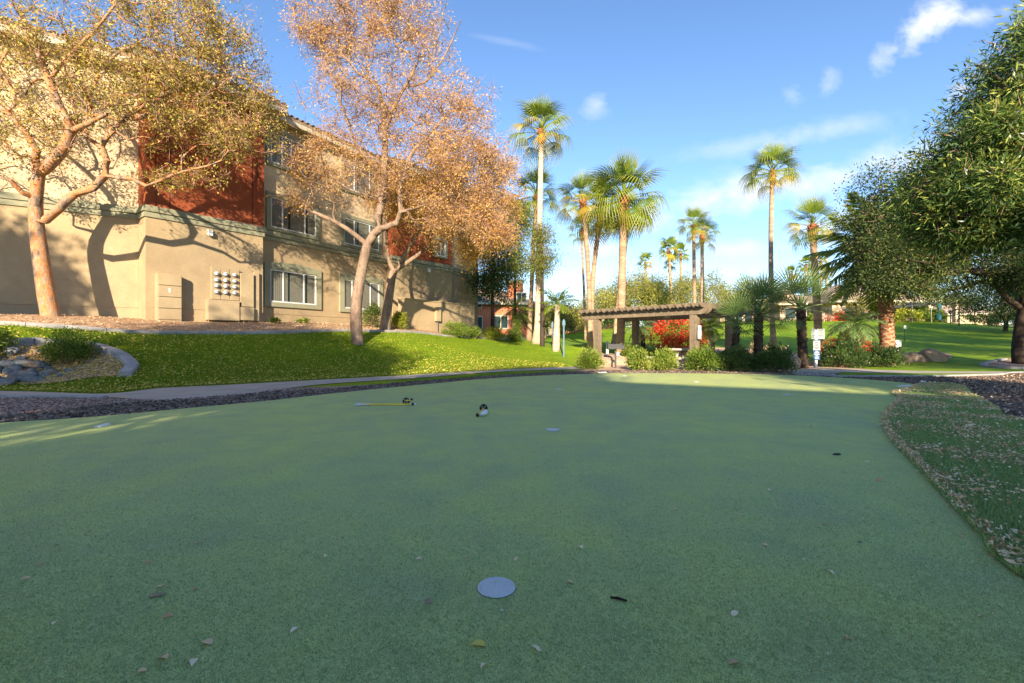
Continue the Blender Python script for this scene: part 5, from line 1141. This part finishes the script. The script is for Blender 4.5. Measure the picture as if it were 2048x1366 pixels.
# speaker/sign fixture on post
q = pf + pd*plen_ + pd*.16 - pb*.05
nb = empty('notice_plaque', (q[0], q[1], 1.25), label='narrow white notice plaque on the right front pergola post', cat='sign')
MB().box(0.02, -.14, .40, .12, .03, .22, -.3).build('upper_plate', M['white'], nb); MB().box(0.02, -.14, .12, .16, .05, .34, -.3).build('lower_plate', M['greymetal'], nb); MB().box(.01, -.175, .12, .06, .02, .24, -.3).build('white_mark', M['white'], nb)
# grill
g = ground(1231, 18.6); gr = empty('barbecue_grill', g, rz=-.1, label='black pedestal barbecue grill left of the pergola posts', cat='grill')
MB().box(0, 0, .38, .07, .07, .85).build('post', M['darkmetal'], gr)
mb = MB(); mb.box(0, 0, .80, .62, .42, .02); mb.box(-.31, 0, .90, .02, .42, .2); mb.box(.31, 0, .90, .02, .42, .2); mb.box(0, .2, .90, .6, .02, .2); mb.box(0, -.2, .87, .6, .02, .14); mb.build('firebox', M['darkmetal'], gr)
mb = MB(); [mb.box(-.27 + i*.045, 0, .985, .012, .38, .012) for i in range(13)]; mb.build('grate', M['greymetal'], gr); MB().tube([(-.31, -.24, .93), (.31, -.24, .93)], .012, 6).build('handle', M['greymetal'], gr); MB().box(.09, -.06, .60, .09, .02, .13).build('label_plate', M['white'], gr)
# concrete table and benches
tc_ = XY(1352, 20.6); tb = empty('concrete_table', (tc_[0], tc_[1], 0), rz=-.5, label='round-edged concrete picnic table under the pergola', cat='table')
MB().lathe([(.58, .70), (.62, .72), (.62, .77), (.60, .79)], n=20).build('table_top', M['concrete'], tb, smooth=False); MB().lathe([(.28, 0), (.22, .08), (.16, .35), (.22, .66), (.3, .70)], n=12).build('pedestal', M['concrete'], tb)
for px, D, rz, l in [(1357, 18.3, -.15, 'concrete bench in front of the concrete table nearest the right post'), (1300, 19.4, .5, 'concrete bench left of the concrete table half hidden by shrubs')]:
    q = XY(px, D); b_ = empty('concrete_bench', (q[0], q[1], 0), rz=rz, label=l, cat='bench')
    MB().box(0, 0, .42, 1.15, .36, .09).build('seat', M['concrete'], b_, bevel=.02)
    for s in (-.36, .36): mb = MB(); mb.box(s, 0, .19, .16, .28, .38); mb.build('leg', M['concrete'], b_, bevel=.02)

# rocks
def rock_mesh(seed, sub=2):
    r = np.random.default_rng(seed); bm = bmesh.new(); bmesh.ops.create_icosphere(bm, subdivisions=sub, radius=1)
    pl = unit(r.normal(size=(9, 3))); off = r.uniform(.62, .95, 9)
    for v in bm.verts:
        p = np.array(v.co)
        for q, o in zip(pl, off):
            s = p @ q
            if s > o: p = p - q*(s-o)*.85
        p = p*(1 + r.normal(0, .02)); v.co = p
    me = bpy.data.meshes.new('rock'); bm.to_mesh(me); bm.free(); me.polygons.foreach_set('use_smooth', [False]*len(me.polygons)); return me
RM = [rock_mesh(50+i) for i in range(6)]
def rock(name, label, loc, s, rz, mat, cat='rock', group=None):
    me = RM[random.randrange(6)]
    key = me.name + mat; m2 = bpy.data.meshes.get(key)
    if not m2: m2 = me.copy(); m2.name = key; m2.materials.clear(); m2.materials.append(M[mat])
    o = link(name, m2, None, loc); o.scale = s; o.rotation_euler = (random.uniform(-.15, .15), random.uniform(-.15, .15), rz); return tag(o, label, cat, group)
rk = [(1202, 717, 24, .45, .42, 'rounded tan boulder just left of the barbecue grill'), (1222, 724, 21.5, .95, .42, 'low flat tan boulder behind the barbecue grill'), (1213, 731, 19.6, .42, .42, 'pale boulder behind the sunlit shrub at the left pergola post'),
      (1506, 726, 18.6, .55, .55, 'dark boulder behind the shrub below the middle blue-green palm'), (1586, 728, 18.3, .38, .42, 'grey boulder behind the right end shrub'), (1722, 727, 20.8, .75, .55, 'brown boulder between the two dark oleander shrubs'),
      (1250, 712, 25, .8, .5, 'low boulder in shade left of the left back post'), (1420, 712, 24, .9, .35, 'flat boulder on the bare desert bed')]
for px, py, D, s, hz, l in rk:
    g = ground(px, D); rock('boulder', l, g + np.array([0, 0, hz*.3]), (s, s*.8, hz), random.random()*3, 'rock', 'boulder')
g = hit(1830, 724); rock('boulder', 'left of the two big grey boulders on the right lawn', g + np.array([0, .1, .12]), (.72, .5, .38), .3, 'rock', 'boulder')
g = hit(1868, 722); rock('boulder', 'right and larger of the two big grey boulders on the right lawn', g + np.array([0, .1, .18]), (.66, .5, .48), -.2, 'rock', 'boulder')
for i in range(26):
    px = random.uniform(1797, 1900); py = random.uniform(707, 719); g = hit(px, py); s = random.uniform(.12, .22)
    rock('rubble_stone', 'pale angular stone in the rubble patch behind the two big boulders', g + np.array([0, 0, .05]), (s, s*.7, s*.4), random.random()*3, 'riverrock', 'rock', 'rubble stones behind the boulders')
rr_list = [(22, 712, .30, .17), (62, 745, .24, .13), (10, 733, .28, .15), (-12, 745, .3, .16), (28, 741, .25, .17), (52, 730, .55, .13), (80, 733, .30, .14), (48, 751, .42, .12), (30, 758, .22, .16), (66, 760, .42, .12), (8, 766, .36, .12), (104, 748, .27, .12), (135, 743, .14, .08), (85, 752, .16, .09), (-20, 725, .3, .2), (15, 751, .22, .12), (-15, 760, .3, .15), (42, 722, .2, .08), (78, 703, .18, .05), (95, 738, .16, .09), (120, 753, .14, .06)]
rlab = {3: 'blue-grey river rock at the left edge, beside the topmost rocks', 5: 'long curved brown river rock along the top of the pile', 6: 'blue-grey river rock at the right end of the upper row', 7: 'long thin grey river rock near the bottom of the pile', 9: 'long flat blue-grey river rock, lowest at the right of the pile', 10: 'flat pale blue river rock at the bottom left of the pile',
        11: 'round blue-grey river rock at the right end of the pile', 12: 'small pale river rock lying alone right of the pile', 0: 'blue-grey river rock standing apart at the top left of the pile', 18: 'small flat river rock under the planter kerb', 8: 'blocky river rock low in the middle of the pile'}
for i, (px, py, s, hz) in enumerate(rr_list):
    g = hit(px, py + 4, 8); rock('river_rock', rlab.get(i, 'river rock wedged in the middle of the pile in the left planter'), g + np.array([0, 0, hz*.35]), (s*.74, s*.52, hz*.95), random.uniform(-.5, .5), 'riverrock', 'rock', 'river rocks in the left planter')
# signs by the walkway
g = ground(1631, 18.8)
sg = empty('sign_post', g, label='white sign post with paired white panels above white and blue notices by the walkway', cat='sign')
MB().box(.0, 0, .75, .09, .09, 1.6).build('post', M['white'], sg)
zA, zB = zat(18.8, 658) - g[2], zat(18.8, 678) - g[2]
for sgn, rz in ((-1, .5), (1, -.25)):
    cx = sgn*.16; o = MB().box(cx, -.06 - (.04 if sgn < 0 else 0), (zA+zB)/2, .30, .015, zA-zB, rz).build('notice_panel', M['signgrey'], sg)
    mb = MB(); 
    for i, wln in enumerate((.24, .20, .22, .2, .24, .2, .18)): mb.box(cx - (.006 if sgn < 0 else 0), -.072 - (.04 if sgn < 0 else 0), zA - .045 - i*.052, wln*(.95 if i in (0, 4) else .8), .006, .030 if i in (0, 4) else .016, rz)
    mb.build('lettering', M['ink'], o)
z0_, z1_ = zat(18.8, 700) - g[2], zat(18.8, 680) - g[2]
o = MB().box(0, -.065, (z0_+z1_)/2, .29, .015, z1_-z0_).build('notice_panel', M['signgrey'], sg); MB().box(0, -.0745, z1_-.03, .288, .004, .055).build('header_band', M['signpurple'], o)
mb = MB(); [mb.box(0, -.0755, z1_ - .11 - .062*i, wl, .004, .026) for i, wl in enumerate((.16, .09, .17, .22, .13))]; mb.build('lettering', M['ink'], o)
z2_ = zat(18.8, 720) - g[2]
o = MB().box(0, -.066, (z0_+z2_)/2, .28, .015, z0_-z2_-.01).build('notice_panel', M['signblue'], sg); mb = MB(); [mb.box(0, -.0755, z0_ - .05 - .06*i, wl, .004, .025) for i, wl in enumerate((.12, .18, .22, .1, .16, .14))]; mb.build('lettering', M['signwhite'], o)
# low white kerb-like block behind the sign
g2 = ground(1612, 20.5); o = MB().box(0, 0, .1, .8, .3, .2).build('concrete_block', M['concrete'], None, g2, bevel=.03); tag(o, 'pale concrete block on the grass behind the sign post', 'concrete block')

# ------------------------------------------------------------------ things on the green
ZG = .030
def cup(px, py, rad, label):
    q = FL(px, py); r_ = empty('hole_cover', (q[0], q[1], ZG), label=label, cat='golf hole cover')
    MB().lathe([(rad, -.01), (rad, .004), (rad-.004, .007), (rad-.006, .0045), (.001, .0045)], n=40).build('disc', M['signwhite'], r_, smooth=False)
    MB().lathe([(rad+.003, -.004), (rad+.0028, .0015), (rad+.001, .0015), (rad+.001, -.004)], n=40).build('rim_gap', M['bootdark'], r_)
for px, py, r0, l in [(993, 1189, .083, 'nearest and largest white round hole cover in the turf'), (1106, 864.5, .083, 'white hole cover right of the two black-based practice flags'), (1118, 781.5, .08, 'distant white hole cover near the middle of the far green'),
                     (1573, 792.5, .08, 'white hole cover on the right part of the green'), (1250, 753.8, .08, 'white hole cover in the sunlit far strip before the sunlit shrub'), (1393, 766, .08, 'white hole cover in the sunlit strip before the right pergola post'), (1707, 766, .08, 'white hole cover near the far right corner of the green')]: cup(px, py, r0, l)
# practice flag lying left
q = FL(770, 814.5); D = q[1]; fl_ = empty('practice_flag', (q[0], q[1], ZG), rz=.02, label='practice flag with yellow pole and white flag lying flat, leftmost on the green', cat='golf flag')
MB().tube([(-.38, 0, .02), (.45, -.02, .02)], .013, 8).build('pole', M['yellow'], fl_)
MB().add([(-.50, -.05, .008), (-.26, -.06, .012), (-.25, .08, .02), (-.48, .09, .03), (-.50, -.05, .012), (-.26, -.06, .018), (-.25, .08, .026), (-.48, .09, .036)], [(0, 3, 2, 1), (4, 5, 6, 7), (0, 1, 5, 4), (1, 2, 6, 5), (2, 3, 7, 6), (3, 0, 4, 7)]).build('flag', M['signwhite'], fl_)
MB().tube([(.44, -.02, .022), (.52, -.02, .022)], .016, 10).build('sleeve', M['white'], fl_)
def upright_disc(parent, c, r, th, facing):
    mb = MB(); mb.tube([(c[0], c[1], c[2]), (c[0]+facing[0]*th, c[1]+facing[1]*th, c[2])], r, 20); o = mb.build('base_disc', M['black'], parent)
    mb = MB()
    for k in range(4):
        a = k*math.pi/2 + .78; u = np.array([-facing[1], facing[0], 0])*math.cos(a) + np.array([0, 0, 1])*math.sin(a); p0 = np.array(c) - np.array([facing[0], facing[1], 0])*.004
        mb.tube([p0 + u*r*.3, p0 + u*r*.85], .006, 5)
    mb.build('spokes', M['eave'], o)
upright_disc(fl_, (.335, .06, .062), .062, .02, (.2, .98)); MB().tube([(.34, .04, .07), (.45, -.03, .10)], .009, 6).build('short_pole', M['yellow'], fl_)
MB().lathe([(.004, -.02), (.018, -.012), (.022, 0), (.018, .012), (.004, .02)], (.45, -.03, .105), 10).build('end_ball', M['black'], fl_); MB().lathe([(.004, -.02), (.02, -.012), (.026, 0), (.02, .012), (.004, .02)], (.47, -.04, .03), 10).build('foot', M['black'], fl_)
q = FL(962, 838); f2 = empty('practice_flag', (q[0], q[1], ZG), label='practice flag lying end-on with black round base and white cup, near the green centre', cat='golf flag')
upright_disc(f2, (.01, .42, .062), .062, .02, (0, 1)); MB().tube([(.01, .40, .062), (-.045, .02, .03)], .010, 8).build('pole', M['yellow'], f2)
MB().lathe([(.004, -.028), (.02, -.018), (.026, 0), (.02, .018), (.004, .028)], (-.05, -.01, .028), 12).build('end_ball', M['black'], f2)
mb = MB(); mb.tube([(-.01, .0, .035), (.03, .02, .045), (.055, .12, .05), (.055, .16, .05)], [.018, .034, .04, .036], 12); mb.build('cup', M['white'], f2)
for px, py, sx_, l in [(1808, 775.3, .17, 'flat white flag sheet lying at the right tip of the green'), (1204, 747.3, .15, 'flat white flag sheet lying at the far edge of the gravel border'), (203, 857.5, .05, 'small white flag scrap lying on the left part of the green'), (1845, 766, .05, 'tiny white scrap in the border beyond the right tip of the green')]:
    q = FL(px, py); mb = MB(); mb.add([(-sx_, -.05, 0), (sx_, -.07, 0), (sx_*1.05, .06, 0), (sx_*.5, .05, .02), (-sx_*.9, .04, 0), (-sx_, -.05, .012), (sx_, -.07, .012), (sx_*1.05, .06, .03), (sx_*.5, .05, .035), (-sx_*.9, .04, .014)], [(4, 3, 2, 1, 0), (5, 6, 7, 8, 9), (0, 1, 6, 5), (1, 2, 7, 6), (2, 3, 8, 7), (3, 4, 9, 8), (4, 0, 5, 9)])
    tag(mb.build('flag_sheet', M['white'], None, (q[0], q[1], ZG + .002)), l, 'flag')
# stones and sticks
for px, py, s, l, m in [(1673, 916, (.045, .028, .012), 'flat dark stone lying on the right part of the green', 'darkmetal'), (857, 1220, (.014, .013, .012), 'small purplish pebble left of the nearest hole cover', 'rock'), (1720, 1096, (.014, .008, .005), 'tiny grey stone chip on the right foreground turf', 'riverrock'), (1003, 1236, (.006, .005, .004), 'tiny white pebble just below the nearest hole cover', 'white')]:
    q = FL(px, py); rock('pebble_stone', l, (q[0], q[1], ZG + s[2]*.5), s, .1, m, 'stone')
q = FL(1237, 1216); st = MB().tube([(-.032, .012, .008), (0, .003, .009), (.032, -.012, .007)], [.004, .006, .004], 7, jit=.15); tag(st.build('stick', M['barkdark'], None, (q[0], q[1], ZG)), 'short dark stick lying right of the nearest hole cover', 'stick')
q = FL(312, 1208); st = MB().tube([(-.022, -.01, .006), (0, .0, .009), (.03, .012, .006)], [.004, .008, .005], 7, jit=.15); tag(st.build('stick', M['barkgrey'], None, (q[0], q[1], ZG)), 'short pale bark piece lying on the left foreground turf', 'stick')
# individual leaves
def leaf_obj():
    mb = MB(); n = 6; vs = []
    for i in range(n+1):
        s = i/n; w_ = math.sin(math.pi*s**.8)*.22; z = .12*math.sin(math.pi*s); vs += [(s-.5, -w_, z+.10*w_*4), (s-.5, 0, z), (s-.5, w_, z+.10*w_*4)]
    fs = []
    for i in range(n):
        for j in (0, 1): fs.append((i*3+j, i*3+j+1, i*3+j+4, i*3+j+3))
    me = mb.add(vs, fs).mesh('fallen_leaf', M['litter']); return me
LM = []
for k, t in enumerate((.25, .5, .75, .9)):
    me = leaf_obj(); at = me.attributes.new('tone', 'FLOAT', 'FACE'); at.data.foreach_set('value', [t]*len(me.polygons)); LM.append(me)
ly = leaf_obj(); ly.materials[0] = M['litteryellow']; at = ly.attributes.new('tone', 'FLOAT', 'FACE'); at.data.foreach_set('value', [.7]*len(ly.polygons))
lv = [(957, 1309), (1467, 1347), (1072, 1318), (966, 1352), (110, 1263), (327, 1336), (414, 1305), (387, 1345), (285, 1363), (588, 1278), (335, 1250), (324, 1187), (389, 1195), (293, 1139), (79, 1144), (51, 1172), (651, 1126), (677, 1089), (1350, 1030), (1255, 1050), (1540, 990), (1530, 1103), (1470, 1245), (1694, 1294), (837, 1132), (1033, 1132), (932, 1132), (1162, 1108), (1760, 970), (1735, 932), (1477, 1040), (396, 1098), (1652, 1063), (1620, 860), (945, 806), (797, 828), (1960, 1250), (1660, 1158), (1920, 1085), (1140, 1180)]
for i, (px, py) in enumerate(lv):
    q = FL(px, py); o = link('fallen_leaf', ly if i in (0, 33) else random.choice(LM), None, (q[0], q[1], ZG + .004)); s = random.uniform(.028, .045) if i else .055
    if py < 1000: s *= 1.6
    o.scale = (s, s*random.uniform(.9, 1.5), s); o.rotation_euler = (random.uniform(-.3, .3), random.uniform(-.3, .3), random.random()*6)
    if i == 0: tag(o, 'yellow pointed leaf lying on the turf below the nearest hole cover', 'leaf')
    elif i == 33: tag(o, 'orange-yellow leaf lying on the right part of the green beyond the flat dark stone', 'leaf')
    else: tag(o, 'small dry tan leaf lying on the putting green', 'leaf', 'dry leaves scattered on the putting green')
# loose litter and ground cover
def scatter_leaves(name, x, y, z, size, mat, label, flat_=.25):
    n = len(x); c = np.stack([x, y, z], 1); d = rng.normal(size=(n, 3)); d[:, 2] *= flat_
    o = leaf_mesh(name, c, d, size*(.6+.8*rng.random(n)), np.asarray(size)*.5, mat, None); o['kind'] = 'stuff'; o['label'] = label; return o
x, y = sample(gp, 900, yr=(1.2, 14)); scatter_leaves('leaf_litter', x, y, np.full(len(x), ZG+.004), .014, M['litter'], 'tiny dry leaf crumbs dusted over the putting green')
frx, fry = sample(fr, 15000, yr=(1.2, 12), dens=lambda x, y: np.clip(.45 + .3*np.sin(x*5 + 2*np.sin(y*3)) + .3*np.sin(y*4.3 + x*2), .08, 1)); scatter_leaves('leaf_litter', frx, fry, np.full(len(frx), .082), .019*np.exp(rng.normal(0, .42, len(frx))), M['litter'], 'dry tan leaves strewn over the long turf fringe')
seam = smooth_path([FL(1838, 773), FL(1815, 783), FL(1789, 790), FL(1800, 803), FL(1778, 826), FL(1768, 848), FL(1780, 878), FL(1830, 932), FL(1900, 1008), FL(1980, 1095), FL(2048, 1165), (2.25, 1.0)], .02)
sm = np.array(seam); kk = (lambda q: q[rng.random(len(q)) < np.clip(.6 + .4*np.sin(q*.031) + .35*np.sin(q*.0931 + 1), .3, 1)])(rng.integers(0, len(sm), 7500)); jj = sm[kk] + rng.normal(0, .022, (len(kk), 2)) + np.array([.012, 0]); scatter_leaves('leaf_litter', jj[:, 0], jj[:, 1], .05 + rng.random(len(kk))*.035, .024, M['litter'], 'line of dry leaves caught along the turf seam', .5)
x, y = sample(fr, 150000, yr=(1.2, 11.5), dens=lambda x, y: np.clip(3.0/y, .15, 1)); blades('turf_blades', x, y, np.full(len(x), .044), .034, .007, M['blade_fringe'], .6, 'long artificial turf blades of the fringe')
x, y = sample(gp, 230000, yr=(1.25, 5.4), dens=lambda x, y: np.clip((1.6/y)**2, .05, 1)*np.clip((5.4-y)/3.2, 0, 1)); blades('turf_fibres', x, y, np.full(len(x), ZG-.002), .0085, .0042, M['blade_green'], .8, 'short artificial turf fibres of the near putting green')
lawnP = [FL(-260, 787), FL(0, 783), FL(211, 788.5), FL(316, 777.5), FL(550, 765.5), FL(830, 750), FL(1060, 738), FL(1146, 735)] + [XY(1100, 26), XY(1054, 34)] + [tuple(p) for p in bk[::-1] if p[1] < 33]
ringP = rr + [hit(120, 769, 8)[:2], hit(0, 771, 8)[:2], hit(-160, 772, 8)[:2]]
def notin(x, y, P): return ~inpoly(x, y, np.array([p[:2] for p in P]))
x, y = sample(lawnP, 150000, dens=lambda x, y: np.clip((11/np.maximum(y, 1))**2, .08, 1)*notin(x, y, ringP)); blades('grass_blades', x, y, T(x, y) - .005, .055, .012, M['blade_lawn'], .6, 'short lawn grass blades on the left bank')
x, y = sample(lawnP, 11000, yr=(9, 22), dens=lambda x, y: np.clip((12/np.maximum(y, 1))**2, .08, 1)*notin(x, y, ringP)); scatter_leaves('leaf_litter', x, y, T(x, y) + .055, .05, M['litteryellow'], 'small yellow leaves fallen on the left bank')
x, y = sample(ringP, 3200); scatter_leaves('leaf_litter', x, y, T(x, y) + .045, .05, M['litteryellow'], 'yellow leaves fallen in the river rock planter')
x, y = sample(list(bk) + [(-5, 36), (-14, 24), (-20, 18.5), (-32, 12.5)], 4000, yr=(11, 26)); scatter_leaves('leaf_litter', x, y, T(x, y) + .03, .05, M['litter'], 'dry leaves fallen on the tan gravel bed')
x, y = sample(smooth_path(outer, .3, True), 9000, yr=(4.5, 17), dens=lambda x, y: notin(x, y, gp)*notin(x, y, fr)*np.where(x > 5, .35, 1)); pebbles('crushed_stone', x, y, np.full(len(x), .012), .026, M['pebble'], 'loose dark crushed stone of the border')
x, y = sample([FL(0, 797), FL(211, 797), FL(327, 802), FL(453, 796), FL(550, 779), FL(660, 774), FL(550, 784), FL(400, 796), FL(246, 808), FL(123, 820), FL(0, 832)], 3500); pebbles('crushed_stone', x, y, np.full(len(x), .006), .022, M['pebblepink'], 'loose pink crushed gravel left of the green')
x, y = sample([FL(1900, 756), FL(2048, 751), (20, 13.5), (14, 6), FL(2048, 848), FL(1990, 818), FL(1945, 791)], 700); scatter_leaves('leaf_litter', x, y, np.full(len(x), .05), .05, M['litter'], 'dry leaves strewn over the dark gravel on the right')

# ------------------------------------------------------------------ behind the camera and out of frame: unseen building and trees added as shadow blockers
cb = np.array([-.9, -13.0]); dd_ = np.array([-.5, -.866]); ee = np.array([.866, -.5])
cb = cb + np.array([0, -2.0]); bb = empty('apartment_building', (cb[0], cb[1], 0), label='tan apartment building behind the viewpoint whose shadow lies over the green', cat='building')  # unseen building, added and placed so its roof edge shades the green
MB().fbox((0, 0), dd_, ee, 0, 26, 0, 15, -.5, 9.5).build('wall', M['stucco_tan'], bb)
MB().fbox((0, 0), dd_, ee, -.4, 26.4, -.4, 15.4, 9.5, 9.75).build('roof', M['rooftile'], bb)
for k in range(5):
    for z in (1.0, 4.1, 7.1): 
        o = MB().fbox((0, 0), ee, -dd_, 1.2+k*2.8, 2.8+k*2.8, 0, .06, z, z+1.4).build('window', M['white'], bb); MB().fbox((0, 0), ee, -dd_, 1.28+k*2.8, 2.72+k*2.8, .061, .07, z+.08, z+1.32).build('pane', M['darkglass'], o)
def shade_tree(label, x, y, h, r, nl=9000, zc_=.68, rz=None):  # unseen blocker tree; crown set by where its shadow should fall
    b = np.array([x, y, t1(x, y)]); c = b + np.array([0, 0, h*zc_])
    limbs = [([b, b + np.array([.1, 0, h*.25]), b + np.array([0, 0, h*.6])], .2, .08)]
    make_tree('shade_tree', label, 'tree', b, limbs, [(c, (r, r, rz or h*.3), 1), (c + np.array([r*.4, 0, h*.02]), (r*.6, r*.6, (rz or h*.25)*.9), .5)], 110, nl, .22, .13, M['leaf_oak'], M['barkdark'], .4, r_tip=.01)
shade_tree('leafy tree behind the viewpoint to the left', -10.0, -5, 10.2, 3.0, 15000, .7)
shade_tree('leafy tree behind the viewpoint near left', -7.0, -6.5, 10.2, 2.3, 11000, .7)
shade_tree('leafy tree far left behind the viewpoint', -18.0, -4, 12.0, 2.4, 13000, .74)
shade_tree('small leafy tree behind the viewpoint in line with the pergola', -.2, -8.5, 8.9, 2.2, 9000, .885, .75)
shade_tree('low leafy tree behind the viewpoint at left, nearer the green', -6.8, -6, 6.6, 2.2, 9000, .87, .95)
shade_tree('low spreading tree behind the viewpoint left of the pergola line', -3.4, -6, 6.6, 1.9, 8000, .87, .95)
shade_tree('low leafy tree behind the viewpoint at the far left edge', -10.6, -6, 6.6, 2.2, 9000, .87, .95)
shade_tree('small leafy tree behind the viewpoint to the right', 9.6, -8, 8.2, 2.9, 11000, .86, 1.15)
shade_tree('leafy tree out of frame on the right beside the gravel', 27, 14, 9.5, 4.2, 9000)  # from here on: out-of-frame trees added to shade the right side
shade_tree('leafy tree out of frame on the right beyond the walkway', 33, 20, 10, 4.5, 9000)
shade_tree('leafy tree out of frame on the far right slope', 38, 30, 10, 4.5, 8000)
shade_tree('tall leafy tree out of frame beyond the right slope', 44, 24, 13, 5.5, 12000)
shade_tree('broad leafy tree out of frame right of the dark shade tree', 36, 15, 12, 4.6, 11000)
shade_tree('leafy tree out of frame at the far right hilltop', 53, 33, 13, 5.0, 9000)
shade_tree('leafy tree out of frame on the near right', 20, 6, 8.5, 3.4, 8000)
